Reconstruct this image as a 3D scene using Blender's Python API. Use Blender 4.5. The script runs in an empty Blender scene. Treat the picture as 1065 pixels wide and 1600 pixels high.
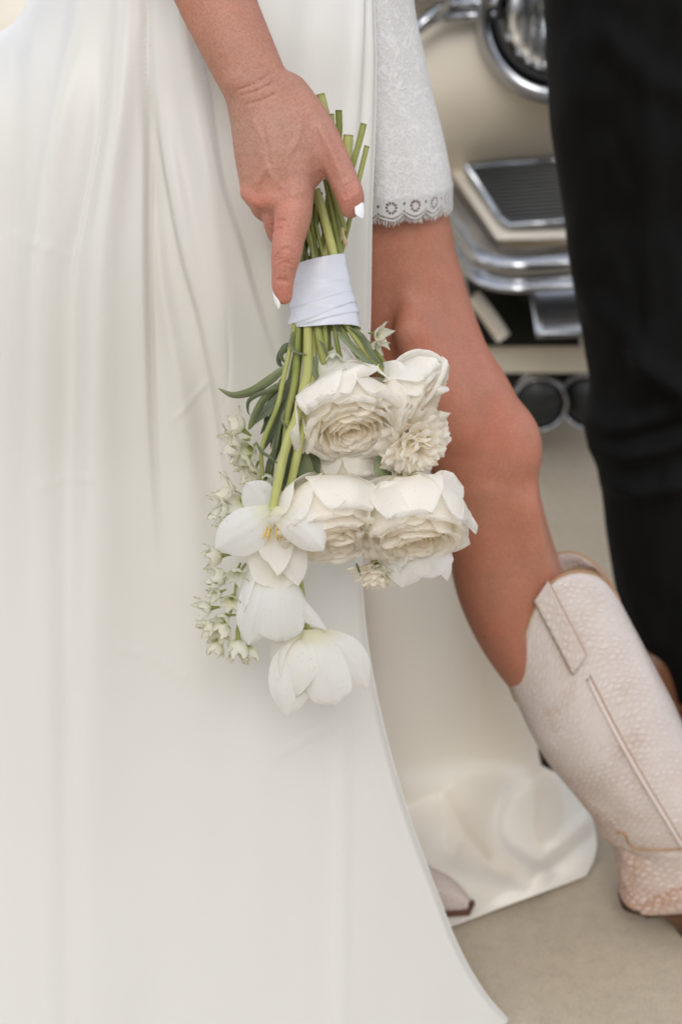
import bpy, math, random
import numpy as np
from mathutils import Vector, Matrix

# ------------------------------------------------------------------ camera, world, sun, exposure
SC = bpy.context.scene
COL = SC.collection
R = math.radians
random.seed(7)
RNG = np.random.default_rng(11)
F = 1600 * 50 / 36.0            # focal length in photo pixels (photo is 1065 x 1600)
TH, CAMH = R(23), 1.05
CT, ST = math.cos(TH), math.sin(TH)

cd = bpy.data.cameras.new('camera')
cam = bpy.data.objects.new('camera', cd)
COL.objects.link(cam)
cam.location = (0, 0, CAMH)
cam.rotation_euler = (R(90) - TH, 0, 0)
cd.sensor_fit = 'VERTICAL'
cd.sensor_height = 36
cd.lens = 50
cd.clip_start = 0.05
cd.clip_end = 600
cd.dof.use_dof = True
cd.dof.focus_distance = 1.055
cd.dof.aperture_fstop = 5.6
SC.camera = cam

SUN_EL, SUN_AZ = R(40), R(183)       # azimuth of the light, measured from +Y clockwise
W = bpy.data.worlds.new('World')
SC.world = W
W.use_nodes = True
nt = W.node_tree
nt.nodes.clear()
wo = nt.nodes.new('ShaderNodeOutputWorld')
bg = nt.nodes.new('ShaderNodeBackground')
sk = nt.nodes.new('ShaderNodeTexSky')
sk.sky_type = 'NISHITA'
sk.sun_disc = False
sk.sun_elevation = SUN_EL
sk.sun_rotation = SUN_AZ
sk.air_density = 1.0
sk.dust_density = 2.0
tc = nt.nodes.new('ShaderNodeTexCoord')
nz = nt.nodes.new('ShaderNodeTexNoise')
nz.inputs['Scale'].default_value = 2.6
nz.inputs['Detail'].default_value = 6
rp = nt.nodes.new('ShaderNodeValToRGB')
rp.color_ramp.elements[0].position = 0.40
rp.color_ramp.elements[1].position = 0.58
mx = nt.nodes.new('ShaderNodeMix')
mx.data_type = 'RGBA'
nt.links.new(tc.outputs['Generated'], nz.inputs['Vector'])
nt.links.new(nz.outputs['Fac'], rp.inputs['Fac'])
nt.links.new(rp.outputs['Color'], mx.inputs['Factor'])
nt.links.new(sk.outputs['Color'], mx.inputs['A'])
mx.inputs['B'].default_value = (8.6, 8.7, 9.0, 1)      # cloud cover
nt.links.new(mx.outputs['Result'], bg.inputs['Color'])
bg.inputs['Strength'].default_value = 0.14
nt.links.new(bg.outputs['Background'], wo.inputs['Surface'])

sl = bpy.data.lights.new('sun', 'SUN')
sl.energy = 0.8
sl.angle = R(26)
sl.color = (1.0, 0.985, 0.96)
sun = bpy.data.objects.new('sun', sl)
COL.objects.link(sun)
sd = Vector((math.sin(SUN_AZ) * math.cos(SUN_EL), math.cos(SUN_AZ) * math.cos(SUN_EL), math.sin(SUN_EL)))
sun.rotation_euler = sd.to_track_quat('Z', 'Y').to_euler()
sun.location = (0, 0, 5)

SC.view_settings.view_transform = 'Standard'
SC.view_settings.look = 'None'
SC.view_settings.gamma = 1
SC.view_settings.exposure = 0.36
SC.view_settings.use_curve_mapping = False
SC.render.engine = 'CYCLES'
SC.cycles.use_denoising = True
SC.cycles.max_bounces = 20
SC.cycles.diffuse_bounces = 14
SC.cycles.transmission_bounces = 16
SC.cycles.caustics_reflective = False
SC.cycles.caustics_refractive = False

# ------------------------------------------------------------------ projections
def c2w(A):
    """camera space (right, up, depth) to world"""
    A = np.asarray(A, float)
    x, u, z = A[..., 0], A[..., 1], A[..., 2]
    return np.stack([x, z * CT + u * ST, CAMH - z * ST + u * CT], -1)
def w2c(P):
    P = np.asarray(P, float)
    x, y, h = P[..., 0], P[..., 1], P[..., 2] - CAMH
    return np.stack([x, y * ST + h * CT, y * CT - h * ST], -1)
def cz(x, y, z):                     # photo pixel + optical depth -> camera space
    x, y, z = np.broadcast_arrays(np.asarray(x, float), np.asarray(y, float), np.asarray(z, float))
    return np.stack([(x - 532.5) / F * z, (800 - y) / F * z, z], -1)
def wz(x, y, z): return c2w(cz(x, y, z))
def zY(y, Y): return Y / (CT + (800 - np.asarray(y, float)) / F * ST)
def wY(x, y, Y): return wz(x, y, zY(y, Y))          # pixel + distance along the ground
def zH(y, h): return (CAMH - h) / (ST - (800 - np.asarray(y, float)) / F * CT)
def wH(x, y, h): return wz(x, y, zH(y, h))          # pixel + height above the ground
def proj(P):
    c = w2c(P)
    return 532.5 + F * c[..., 0] / c[..., 2], 800 - F * c[..., 1] / c[..., 2], c[..., 2]

# ------------------------------------------------------------------ numpy helpers
def cat(keys, x):
    """monotone-ish smooth interpolation through keys [(x, y)]"""
    k = np.asarray(keys, float)
    xs, ys = k[:, 0], k[:, 1]
    x = np.clip(np.asarray(x, float), xs[0], xs[-1])
    m = np.gradient(ys, xs)
    d = np.diff(ys) / np.diff(xs)
    for i in range(len(xs)):
        a = d[i - 1] if i else d[0]
        b = d[i] if i < len(d) else d[-1]
        if a * b <= 0: m[i] = 0
        else: m[i] = np.sign(a) * min(abs(m[i]), 2.5 * min(abs(a), abs(b)))
    i = np.clip(np.searchsorted(xs, x, side='right') - 1, 0, len(xs) - 2)
    hh = xs[i + 1] - xs[i]
    t = (x - xs[i]) / hh
    return ((2 * t**3 - 3 * t**2 + 1) * ys[i] + (t**3 - 2 * t**2 + t) * hh * m[i]
            + (-2 * t**3 + 3 * t**2) * ys[i + 1] + (t**3 - t**2) * hh * m[i + 1])
def spline(pts, n):
    """Catmull-Rom through rows of pts -> n samples"""
    p = np.asarray(pts, float)
    if len(p) == 2:
        t = np.linspace(0, 1, n)[:, None]
        return p[0] * (1 - t) + p[1] * t
    q = np.vstack([2 * p[0] - p[1], p, 2 * p[-1] - p[-2]])
    t = np.linspace(0, len(p) - 1, n)
    i = np.clip(t.astype(int), 0, len(p) - 2)
    f = (t - i)[:, None]
    a, b, c, d = q[i], q[i + 1], q[i + 2], q[i + 3]
    return .5 * (2 * b + (c - a) * f + (2 * a - 5 * b + 4 * c - d) * f**2 + (3 * b - a - 3 * c + d) * f**3)
def nrm(v):
    v = np.asarray(v, float)
    return v / np.maximum(np.linalg.norm(v, axis=-1, keepdims=True), 1e-12)
def vnoise(x, y, seed=0):
    """smooth value noise in 2-D, about -1..1"""
    x, y = np.broadcast_arrays(np.asarray(x, float), np.asarray(y, float))
    xi, yi = np.floor(x).astype(np.int64), np.floor(y).astype(np.int64)
    fx, fy = x - xi, y - yi
    fx, fy = fx * fx * (3 - 2 * fx), fy * fy * (3 - 2 * fy)
    def hsh(a, b):
        v = np.sin(a * 127.1 + b * 311.7 + seed * 74.7) * 43758.5453
        return (v - np.floor(v)) * 2 - 1
    return (hsh(xi, yi) * (1 - fx) * (1 - fy) + hsh(xi + 1, yi) * fx * (1 - fy)
            + hsh(xi, yi + 1) * (1 - fx) * fy + hsh(xi + 1, yi + 1) * fx * fy)
def pldist(x, y, poly):
    """unsigned distance and side (+ right of direction) to a pixel polyline"""
    p = np.asarray(poly, float)
    best = np.full(np.shape(x), 1e9)
    side = np.zeros(np.shape(x))
    for a, b in zip(p[:-1], p[1:]):
        d = b - a
        t = np.clip(((x - a[0]) * d[0] + (y - a[1]) * d[1]) / (d @ d), 0, 1)
        ex, ey = x - a[0] - t * d[0], y - a[1] - t * d[1]
        e = np.hypot(ex, ey)
        k = e < best
        best = np.where(k, e, best)
        side = np.where(k, np.sign(d[0] * ey - d[1] * ex), side)
    return best, side
def sm(a, b, x):
    t = np.clip((x - a) / (b - a), 0, 1)
    return t * t * (3 - 2 * t)

# ------------------------------------------------------------------ object helpers
def place(o, parent):
    COL.objects.link(o)
    if parent is not None:
        o.parent = parent
        if parent.type == 'EMPTY':
            o.matrix_parent_inverse = Matrix.Translation(-parent.location)
    return o
def mesh(name, V, Fc, mat, parent=None, smooth=True, attr=None, uv=None):
    me = bpy.data.meshes.new(name)
    V = np.asarray(V, np.float32)
    if isinstance(Fc, np.ndarray):
        n, k = Fc.shape
        me.vertices.add(len(V)); me.vertices.foreach_set('co', V.ravel())
        me.loops.add(n * k); me.loops.foreach_set('vertex_index', Fc.astype(np.int32).ravel())
        me.polygons.add(n); me.polygons.foreach_set('loop_start', np.arange(0, n * k, k, dtype=np.int32))
        me.update(calc_edges=True)
    else:
        me.from_pydata(V.tolist(), [], Fc)
    me.polygons.foreach_set('use_smooth', np.full(len(me.polygons), smooth))
    for k, v in (attr or {}).items():
        a = me.attributes.new(k, 'FLOAT', 'POINT')
        a.data.foreach_set('value', np.asarray(v, np.float32).ravel())
    if uv is not None:
        a = me.attributes.new('uvw', 'FLOAT_VECTOR', 'POINT')
        u = np.zeros((len(V), 3), np.float32); u[:, :2] = np.asarray(uv).reshape(-1, 2)
        a.data.foreach_set('vector', u.ravel())
    me.materials.append(mat)
    me.validate()
    return place(bpy.data.objects.new(name, me), parent)
def gridfaces(n, m, cu=False, cv=False):
    i = np.arange(n if cu else n - 1)[:, None]
    j = np.arange(m if cv else m - 1)[None, :]
    i2, j2 = (i + 1) % n, (j + 1) % m
    i, j, i2, j2 = np.broadcast_arrays(i, j, i2, j2)
    return np.stack([i * m + j, i2 * m + j, i2 * m + j2, i * m + j2], -1).reshape(-1, 4)
def grid(name, P, mat, parent=None, cu=False, cv=False, attr=None, uv=None, smooth=True):
    n, m = P.shape[:2]
    return mesh(name, P.reshape(-1, 3), gridfaces(n, m, cu, cv), mat, parent, smooth, attr, uv)
def empty(name, loc):
    o = bpy.data.objects.new(name, None)
    o.location = loc
    o.empty_display_size = 0.1
    COL.objects.link(o)
    return o
def tag(o, label=None, cat_=None, group=None, kind=None):
    if label: o['label'] = label
    if cat_: o['category'] = cat_
    if group: o['group'] = group
    if kind: o['kind'] = kind
    return o
class MB:
    """collects pieces into one mesh"""
    def __init__(s): s.V, s.F, s.A, s.n = [], [], [], 0
    def add(s, V, Fc, a=None):
        V = np.asarray(V, float).reshape(-1, 3)
        s.V.append(V); s.F += [tuple(int(i) + s.n for i in f) for f in Fc]
        s.A.append(np.zeros(len(V)) if a is None else np.broadcast_to(np.asarray(a, float).ravel(), (len(V),)))
        s.n += len(V)
        return s
    def build(s, name, mat, parent=None, smooth=True, an='tint'):
        return mesh(name, np.vstack(s.V), s.F, mat, parent, smooth, {an: np.concatenate(s.A)})
def frames(C):
    """parallel-transport frames along a curve"""
    T = nrm(np.gradient(C, axis=0))
    n = np.array([0, 0, 1.]) if abs(T[0][2]) < .9 else np.array([1., 0, 0])
    N = []
    for t in T:
        n = nrm(n - t * (n @ t)); N.append(n)
    N = np.array(N)
    return T, N, np.cross(T, N)
def tube(C, rad, seg=10, ell=1.0):
    C = np.asarray(C, float)
    T, N, B = frames(C)
    a = np.linspace(0, 2 * np.pi, seg, endpoint=False)
    rad = np.broadcast_to(np.asarray(rad, float), (len(C),))
    V = C[:, None] + rad[:, None, None] * (np.cos(a)[None, :, None] * N[:, None] + ell * np.sin(a)[None, :, None] * B[:, None])
    n = len(C)
    Fc = [tuple(f) for f in gridfaces(n, seg, False, True)]
    V = np.vstack([V.reshape(-1, 3), C[0], C[-1]])
    for j in range(seg):
        k = (j + 1) % seg
        Fc.append((n * seg, k, j)); Fc.append((n * seg + 1, (n - 1) * seg + j, (n - 1) * seg + k))
    return V, Fc
def box(c, s, rot=None):
    c, s = np.asarray(c, float), np.asarray(s, float) / 2
    V = np.array([[x, y, z] for x in (-1, 1) for y in (-1, 1) for z in (-1, 1)]) * s
    if rot is not None: V = V @ np.asarray(rot).T
    return V + c, [(0, 1, 3, 2), (4, 6, 7, 5), (0, 4, 5, 1), (2, 3, 7, 6), (0, 2, 6, 4), (1, 5, 7, 3)]

# ------------------------------------------------------------------ materials
def mat(name, base, rough=.6, spec=.5, metal=0, **kw):
    m = bpy.data.materials.new(name)
    m.use_nodes = True
    t = m.node_tree
    p = t.nodes['Principled BSDF']
    p.inputs['Base Color'].default_value = (*base, 1)
    p.inputs['Roughness'].default_value = rough
    p.inputs['Specular IOR Level'].default_value = spec
    p.inputs['Metallic'].default_value = metal
    for k, v in kw.items(): p.inputs[k].default_value = v
    return m
def nd(m, typ, **kw):
    n = m.node_tree.nodes.new(typ)
    for k, v in kw.items():
        if k in n.inputs.keys(): n.inputs[k].default_value = v
        else: setattr(n, k, v)
    return n
def lk(m, a, b): m.node_tree.links.new(a, b)
def P_(m): return m.node_tree.nodes['Principled BSDF']
def attr_node(m, nm): return nd(m, 'ShaderNodeAttribute', attribute_name=nm)
def ramp(m, src, stops):
    r = nd(m, 'ShaderNodeValToRGB')
    e = r.color_ramp.elements
    while len(e) < len(stops): e.new(.5)
    for k, (p, c) in zip(e, stops):
        k.position = p; k.color = (*c, 1) if len(c) == 3 else c
    lk(m, src, r.inputs['Fac'])
    return r.outputs['Color']
def mixc(m, fac, a, b, mode='MIX'):
    x = nd(m, 'ShaderNodeMix', data_type='RGBA', blend_type=mode)
    for s, v in (('Factor', fac), ('A', a), ('B', b)):
        if hasattr(v, 'is_linked') or hasattr(v, 'links'): lk(m, v, x.inputs[s])
        elif s == 'Factor': x.inputs[s].default_value = v
        else: x.inputs[s].default_value = (*v, 1)
    return x.outputs['Result']
def math_(m, op, a, b=0.0):
    x = nd(m, 'ShaderNodeMath', operation=op)
    for i, v in enumerate((a, b)):
        if hasattr(v, 'links'): lk(m, v, x.inputs[i])
        else: x.inputs[i].default_value = v
    return x.outputs[0]
def noise(m, scale, detail=4, vec=None, rough=.55, dist=0):
    n = nd(m, 'ShaderNodeTexNoise', Scale=scale, Detail=detail, Roughness=rough, Distortion=dist)
    if vec is None:
        vec = nd(m, 'ShaderNodeTexCoord').outputs['Object']
    lk(m, vec, n.inputs['Vector'])
    return n.outputs['Fac']
def mapping(m, vec, scale=(1, 1, 1), rot=(0, 0, 0)):
    n = nd(m, 'ShaderNodeMapping', Scale=scale, Rotation=rot)
    lk(m, vec, n.inputs['Vector'])
    return n.outputs['Vector']
def bump(m, h, dist, strength=1.0, prev=None):
    b = nd(m, 'ShaderNodeBump', Strength=strength, Distance=dist)
    lk(m, h, b.inputs['Height'])
    if prev is not None: lk(m, prev, b.inputs['Normal'])
    lk(m, b.outputs['Normal'], P_(m).inputs['Normal'])
    return b.outputs['Normal']
def translucent(m, amount, color_socket_or_rgb):
    """thin sheet: some light passes through"""
    t = m.node_tree
    out = t.nodes['Material Output']
    tr = nd(m, 'ShaderNodeBsdfTranslucent')
    if hasattr(color_socket_or_rgb, 'links'): lk(m, color_socket_or_rgb, tr.inputs['Color'])
    else: tr.inputs['Color'].default_value = (*color_socket_or_rgb, 1)
    ms = nd(m, 'ShaderNodeMixShader', Fac=amount)
    lk(m, P_(m).outputs['BSDF'], ms.inputs[1]); lk(m, tr.outputs['BSDF'], ms.inputs[2])
    lk(m, ms.outputs['Shader'], out.inputs['Surface'])

# skin
M_skin = mat('skin', (.6, .32, .24), .5, .35)
def _skin():
    m = M_skin
    red, tan = attr_node(m, 'red').outputs['Fac'], attr_node(m, 'tan').outputs['Fac']
    c = mixc(m, tan, (.455, .245, .178), (.44, .192, .122))
    c = mixc(m, red, c, (.56, .205, .15))
    mott = ramp(m, noise(m, 70, 4), [(.3, (.95, .925, .915)), (.7, (1.03, 1.04, 1.045))])
    c = mixc(m, 1.0, c, mott, 'MULTIPLY')
    blot = ramp(m, noise(m, 16, 5, None, .65), [(.34, (.93, .965, .985)), (.66, (1.05, .95, .92))])
    c = mixc(m, 1.0, c, blot, 'MULTIPLY')
    fine = ramp(m, noise(m, 520, 3), [(.35, (.90, .865, .85)), (.65, (1.06, 1.075, 1.08))])
    c = mixc(m, 1.0, c, fine, 'MULTIPLY')
    # scattered small moles
    vo = nd(m, 'ShaderNodeTexVoronoi', Scale=26)
    lk(m, nd(m, 'ShaderNodeTexCoord').outputs['Object'], vo.inputs['Vector'])
    mole = ramp(m, vo.outputs['Distance'], [(.03, (.45, .32, .28)), (.05, (1, 1, 1))])
    c = mixc(m, 1.0, c, mole, 'MULTIPLY')
    lk(m, c, P_(m).inputs['Base Color'])
    p = P_(m)
    p.inputs['Subsurface Weight'].default_value = .12
    p.inputs['Subsurface Radius'].default_value = (1, .35, .2)
    p.inputs['Subsurface Scale'].default_value = .004
    v = nd(m, 'ShaderNodeTexVoronoi', Scale=900)
    lk(m, mapping(m, nd(m, 'ShaderNodeTexCoord').outputs['Object'], (1, 1, .45), (0, .4, 0)), v.inputs['Vector'])
    b = bump(m, v.outputs['Distance'], .0004, .55)
    bump(m, noise(m, 330, 3), .0006, .5, b)
_skin()
M_nail = mat('white_nail_polish', (.86, .86, .88), .15, .5)

# cloth
def cloth(name, base, warm, rough, weave):
    m = mat(name, base, rough, .35)
    tc_ = nd(m, 'ShaderNodeTexCoord').outputs['Object']
    c = mixc(m, noise(m, 2.2, 3, tc_), base, warm)
    lk(m, c, P_(m).inputs['Base Color'])
    b = bump(m, noise(m, 1500, 1, mapping(m, tc_, (1, 1, .35))), .0003, weave)
    b = bump(m, noise(m, 26, 3, mapping(m, tc_, (1, 1, .22))), .004, .15, b)
    bump(m, noise(m, 130, 3, mapping(m, tc_, (1, 1, .5))), .0012, .10, b)
    P_(m).inputs['Sheen Weight'].default_value = .12
    P_(m).inputs['Sheen Roughness'].default_value = .4
    translucent(m, .06, (.86, .80, .68))
    return m
M_dress = cloth('ivory_satin', (.725, .715, .675), (.735, .717, .66), .34, .2)
M_train = cloth('ivory_satin_lining', (.85, .80, .70), (.86, .81, .71), .5, .2)
M_ribbon = mat('white_ribbon_satin', (.60, .62, .675), .38, .5)
M_ribbon.node_tree.nodes['Principled BSDF'].inputs['Anisotropic'].default_value = .4
bump(M_ribbon, noise(M_ribbon, 1200, 2), .0003, .25)

def _lace(name):
    m = mat(name, (.74, .735, .72), .75, .2)
    u = attr_node(m, 'uvw').outputs['Vector']
    warp = nd(m, 'ShaderNodeTexNoise', Scale=9, Detail=3)
    lk(m, u, warp.inputs['Vector'])
    add = nd(m, 'ShaderNodeVectorMath', operation='MULTIPLY_ADD')
    lk(m, warp.outputs['Color'], add.inputs[0]); add.inputs[1].default_value = (.16, .16, 0); lk(m, u, add.inputs[2])
    vo = nd(m, 'ShaderNodeTexVoronoi', Scale=11, feature='DISTANCE_TO_EDGE')
    lk(m, add.outputs[0], vo.inputs['Vector'])
    wv = nd(m, 'ShaderNodeTexWave', Scale=7, Distortion=9, Detail=2)
    wv.wave_type = 'RINGS'
    lk(m, add.outputs[0], wv.inputs['Vector'])
    line = ramp(m, vo.outputs['Distance'], [(.03, (1, 1, 1)), (.10, (0, 0, 0))])
    petal_ = ramp(m, wv.outputs['Fac'], [(.7, (0, 0, 0)), (.92, (1, 1, 1))])
    net = nd(m, 'ShaderNodeTexVoronoi', Scale=120)
    lk(m, u, net.inputs['Vector'])
    hgt = math_(m, 'MAXIMUM', line, math_(m, 'MULTIPLY', petal_, .8))
    netc = ramp(m, net.outputs['Distance'], [(.2, (0, 0, 0)), (.6, (1, 1, 1))])
    c = mixc(m, hgt, mixc(m, netc, (.77, .765, .75), (.715, .705, .685)), (.835, .83, .82))
    lk(m, c, P_(m).inputs['Base Color'])
    b = bump(m, hgt, .0008, .5)
    bump(m, netc, .00012, .5, b)
    translucent(m, .06, (.85, .8, .74))
    return m
M_lace = _lace('white_lace')

# petals: 'tint' 0 = white, 1 = warm cream; 'vv' = along the petal
def _petal(name, white, warm, basec, tipc=None):
    m = mat(name, white, .55, .25)
    vv, tint = attr_node(m, 'vv').outputs['Fac'], attr_node(m, 'tint').outputs['Fac']
    c = mixc(m, tint, white, warm)
    c = mixc(m, ramp(m, vv, [(.05, (1, 1, 1)), (.34, (0, 0, 0))]), c, basec)
    if tipc: c = mixc(m, ramp(m, vv, [(.90, (0, 0, 0)), (1, (1, 1, 1))]), c, tipc)
    else:
        blem = math_(m, 'MULTIPLY', ramp(m, vv, [(.93, (0, 0, 0)), (1, (1, 1, 1))]), ramp(m, noise(m, 160, 3), [(.5, (0, 0, 0)), (.66, (1, 1, 1))]))
        c = mixc(m, math_(m, 'MULTIPLY', blem, .5), c, (.55, .40, .22))
    spot = ramp(m, noise(m, 310, 2), [(.28, (.88, .83, .72)), (.36, (1, 1, 1))])
    c = mixc(m, .6, c, spot, 'MULTIPLY')
    lk(m, c, P_(m).inputs['Base Color'])
    uu = attr_node(m, 'uvw').outputs['Vector']
    vein = noise(m, 14, 3, mapping(m, uu, (3.2, .35, 1)))
    b = bump(m, vein, .00028, .5)
    bump(m, noise(m, 150, 3), .0007, .3, b)
    translucent(m, .54, c)
    return m
M_rose = _petal('cream_rose_petal', (.97, .96, .93), (.965, .905, .78), (.90, .85, .62))
M_tulip = _petal('white_tulip_petal', (.90, .90, .89), (.89, .85, .75), (.82, .81, .62))
M_floret = _petal('pale_floret_petal', (.87, .87, .80), (.86, .83, .66), (.72, .74, .46), (.50, .50, .20))

def _green(name, a, b, rough=.45):
    m = mat(name, a, rough, .4)
    t = attr_node(m, 'tint').outputs['Fac']
    tc_ = nd(m, 'ShaderNodeTexCoord').outputs['Object']
    c = mixc(m, t, a, b)
    c = mixc(m, 1, c, ramp(m, noise(m, 60, 4, mapping(m, tc_, (1, 1, .3))), [(.3, (.72, .74, .66)), (.7, (1.18, 1.15, 1.12))]), 'MULTIPLY')
    lk(m, c, P_(m).inputs['Base Color'])
    bump(m, noise(m, 420, 3, mapping(m, tc_, (1, 1, .15))), .0006, .5)
    return m
M_stem = _green('green_stem', (.15, .185, .035), (.52, .53, .20))
M_leaf = _green('grey_green_leaf', (.075, .098, .055), (.21, .24, .13), .6)
M_pollen = mat('yellow_stamen', (.62, .42, .10), .7)
M_cut = mat('dry_cut_stem', (.55, .44, .22), .8)
bump(M_cut, noise(M_cut, 500, 3), .001, .8)

# boot leather with snake scales
def _snake():
    m = mat('white_snakeskin_leather', (.7, .6, .55), .5, .4)
    u = attr_node(m, 'uvw').outputs['Vector']
    wob = nd(m, 'ShaderNodeTexNoise', Scale=10, Detail=2)
    lk(m, u, wob.inputs['Vector'])
    ad = nd(m, 'ShaderNodeVectorMath', operation='MULTIPLY_ADD')
    lk(m, wob.outputs['Color'], ad.inputs[0]); ad.inputs[1].default_value = (.02, .02, 0); lk(m, u, ad.inputs[2])
    vo = nd(m, 'ShaderNodeTexVoronoi', Scale=1, Randomness=.45)
    vo.feature = 'DISTANCE_TO_EDGE'
    lk(m, mapping(m, ad.outputs[0], (108, 172, 1), (0, 0, .7)), vo.inputs['Vector'])
    gap = mixc(m, 1.0, ramp(m, vo.outputs['Distance'], [(.05, (1, 1, 1)), (.34, (0, 0, 0))]), ramp(m, noise(m, 22, 4, u), [(.3, (.35, .35, .35)), (.65, (1, 1, 1))]), 'MULTIPLY')
    wear = ramp(m, noise(m, 16, 5, u, .6), [(.54, (0, 0, 0)), (.72, (1, 1, 1))])
    edge = attr_node(m, 'wear').outputs['Fac']
    w2 = math_(m, 'MAXIMUM', math_(m, 'MULTIPLY', wear, .6), edge)
    c = mixc(m, noise(m, 40, 3, u), (.685, .62, .58), (.655, .59, .55))
    c = mixc(m, math_(m, 'MULTIPLY', gap, math_(m, 'ADD', math_(m, 'MULTIPLY', w2, .75), .22)), c, (.36, .19, .10))
    c = mixc(m, math_(m, 'MULTIPLY', w2, .25), c, (.55, .36, .26))
    lk(m, c, P_(m).inputs['Base Color'])
    b = bump(m, math_(m, 'SUBTRACT', 1.0, gap), .0012, .6)
    bump(m, noise(m, 30, 4, u), .004, .4, b)
_snake()
M_boot = bpy.data.materials['white_snakeskin_leather']
M_lining = mat('tan_leather_lining', (.55, .42, .28), .7)
M_thread = mat('tan_stitching', (.42, .24, .12), .8)
M_strap = mat('white_pull_strap_leather', (.74, .64, .60), .55, .4)
bump(M_strap, noise(M_strap, 200, 3), .0015, .5)
def wood(name, a, b):
    m = mat(name, a, .4, .5)
    tc_ = nd(m, 'ShaderNodeTexCoord').outputs['Object']
    c = mixc(m, ramp(m, noise(m, 30, 5, mapping(m, tc_, (.5, .5, 9))), [(.35, (0, 0, 0)), (.65, (1, 1, 1))]), a, b)
    lk(m, c, P_(m).inputs['Base Color'])
    return m
M_heel = wood('brown_stacked_leather', (.06, .025, .013), (.14, .06, .03))
M_welt = mat('dark_welt', (.025, .018, .015), .5)
M_brown = mat('brown_shoe_leather', (.15, .06, .028), .35, .5)
M_sole = mat('dark_brown_sole', (.03, .018, .013), .5)

M_black = mat('black_suit_wool', (.0036, .0036, .0035), .75, .13)
_tcb = nd(M_black, 'ShaderNodeTexCoord').outputs['Object']
_b = bump(M_black, noise(M_black, 1800, 1, _tcb), .0004, .4)
bump(M_black, noise(M_black, 22, 3, mapping(M_black, _tcb, (1, 1, .4))), .006, .35, _b)


M_car = mat('cream_car_paint', (.53, .465, .355), .35, .5)
P_(M_car).inputs['Coat Weight'].default_value = .5
P_(M_car).inputs['Coat Roughness'].default_value = .12
lk(M_car, mixc(M_car, noise(M_car, 6, 3), (.76, .69, .565), (.73, .66, .54)), P_(M_car).inputs['Base Color'])
M_chrome = mat('chrome', (.40, .41, .43), .18, .5, 1.0)
bump(M_chrome, noise(M_chrome, 14, 2), .002, .15)
M_dullchrome = mat('dull_ribbed_metal', (.17, .168, .15), .4, .5, 1.0)
M_gloss = mat('dark_reflection_gloss', (.012, .015, .011), .12, .5)  # dark reflection on the chrome end face, put into the colour
M_dark = mat('black_rubber', (.012, .012, .013), .6)
M_lens = mat('headlight_glass', (.93, .95, .96), .03, .5)
P_(M_lens).inputs['Transmission Weight'].default_value = 1.0
P_(M_lens).inputs['IOR'].default_value = 1.45
def _ground():
    m = mat('pale_tan_concrete', (.42, .36, .28), .85, .25)
    tc_ = nd(m, 'ShaderNodeTexCoord').outputs['Object']
    c = ramp(m, noise(m, 1.6, 6, tc_), [(.3, (.455, .382, .285)), (.52, (.515, .44, .338)), (.75, (.57, .50, .395))])
    c = mixc(m, 1, c, ramp(m, noise(m, 55, 5, tc_, .7), [(.3, (.90, .89, .87)), (.7, (1.07, 1.07, 1.06))]), 'MULTIPLY')
    c = mixc(m, 1, c, ramp(m, noise(m, 420, 3, tc_), [(.3, (.82, .81, .78)), (.7, (1.1, 1.1, 1.1))]), 'MULTIPLY')
    lk(m, c, P_(m).inputs['Base Color'])
    b = bump(m, noise(m, 300, 5, tc_), .002, .5)
    bump(m, noise(m, 9, 4, tc_), .01, .2, b)
    return m
M_ground = _ground()

# ------------------------------------------------------------------ the setting
g = 300.0
gv = []
xs = np.array([-g, -60, -12, -4, 0, 4, 12, 60, g])
P = np.stack(np.meshgrid(xs, xs + 2, indexing='ij') + [np.zeros((9, 9))], -1)
tag(grid('ground', P, M_ground, smooth=False), kind='structure')

M_wood = mat('far_foliage', (.035, .05, .022), .9, .1)
lk(M_wood, mixc(M_wood, ramp(M_wood, noise(M_wood, .9, 6), [(.35, (0, 0, 0)), (.65, (1, 1, 1))]), (.02, .03, .014), (.07, .09, .035)), P_(M_wood).inputs['Base Color'])
_a = np.linspace(R(95), R(265), 160)[:, None]; _h = np.linspace(0, 1, 26)[None]
_top = 6.5 + 2.2 * vnoise(_a * 9, .3, 2) + 1.2 * vnoise(_a * 30, .7, 3)
_rd = 17 + 1.5 * vnoise(_a * 14, _h * 5, 4) + .8 * vnoise(_a * 40, _h * 16, 5) + 3.5 * _h**2.5
tag(grid('far_wood', np.stack([_rd * np.sin(_a), _rd * np.cos(_a), np.broadcast_to(_top * _h, _rd.shape)], -1), M_wood), kind='stuff')

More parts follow.
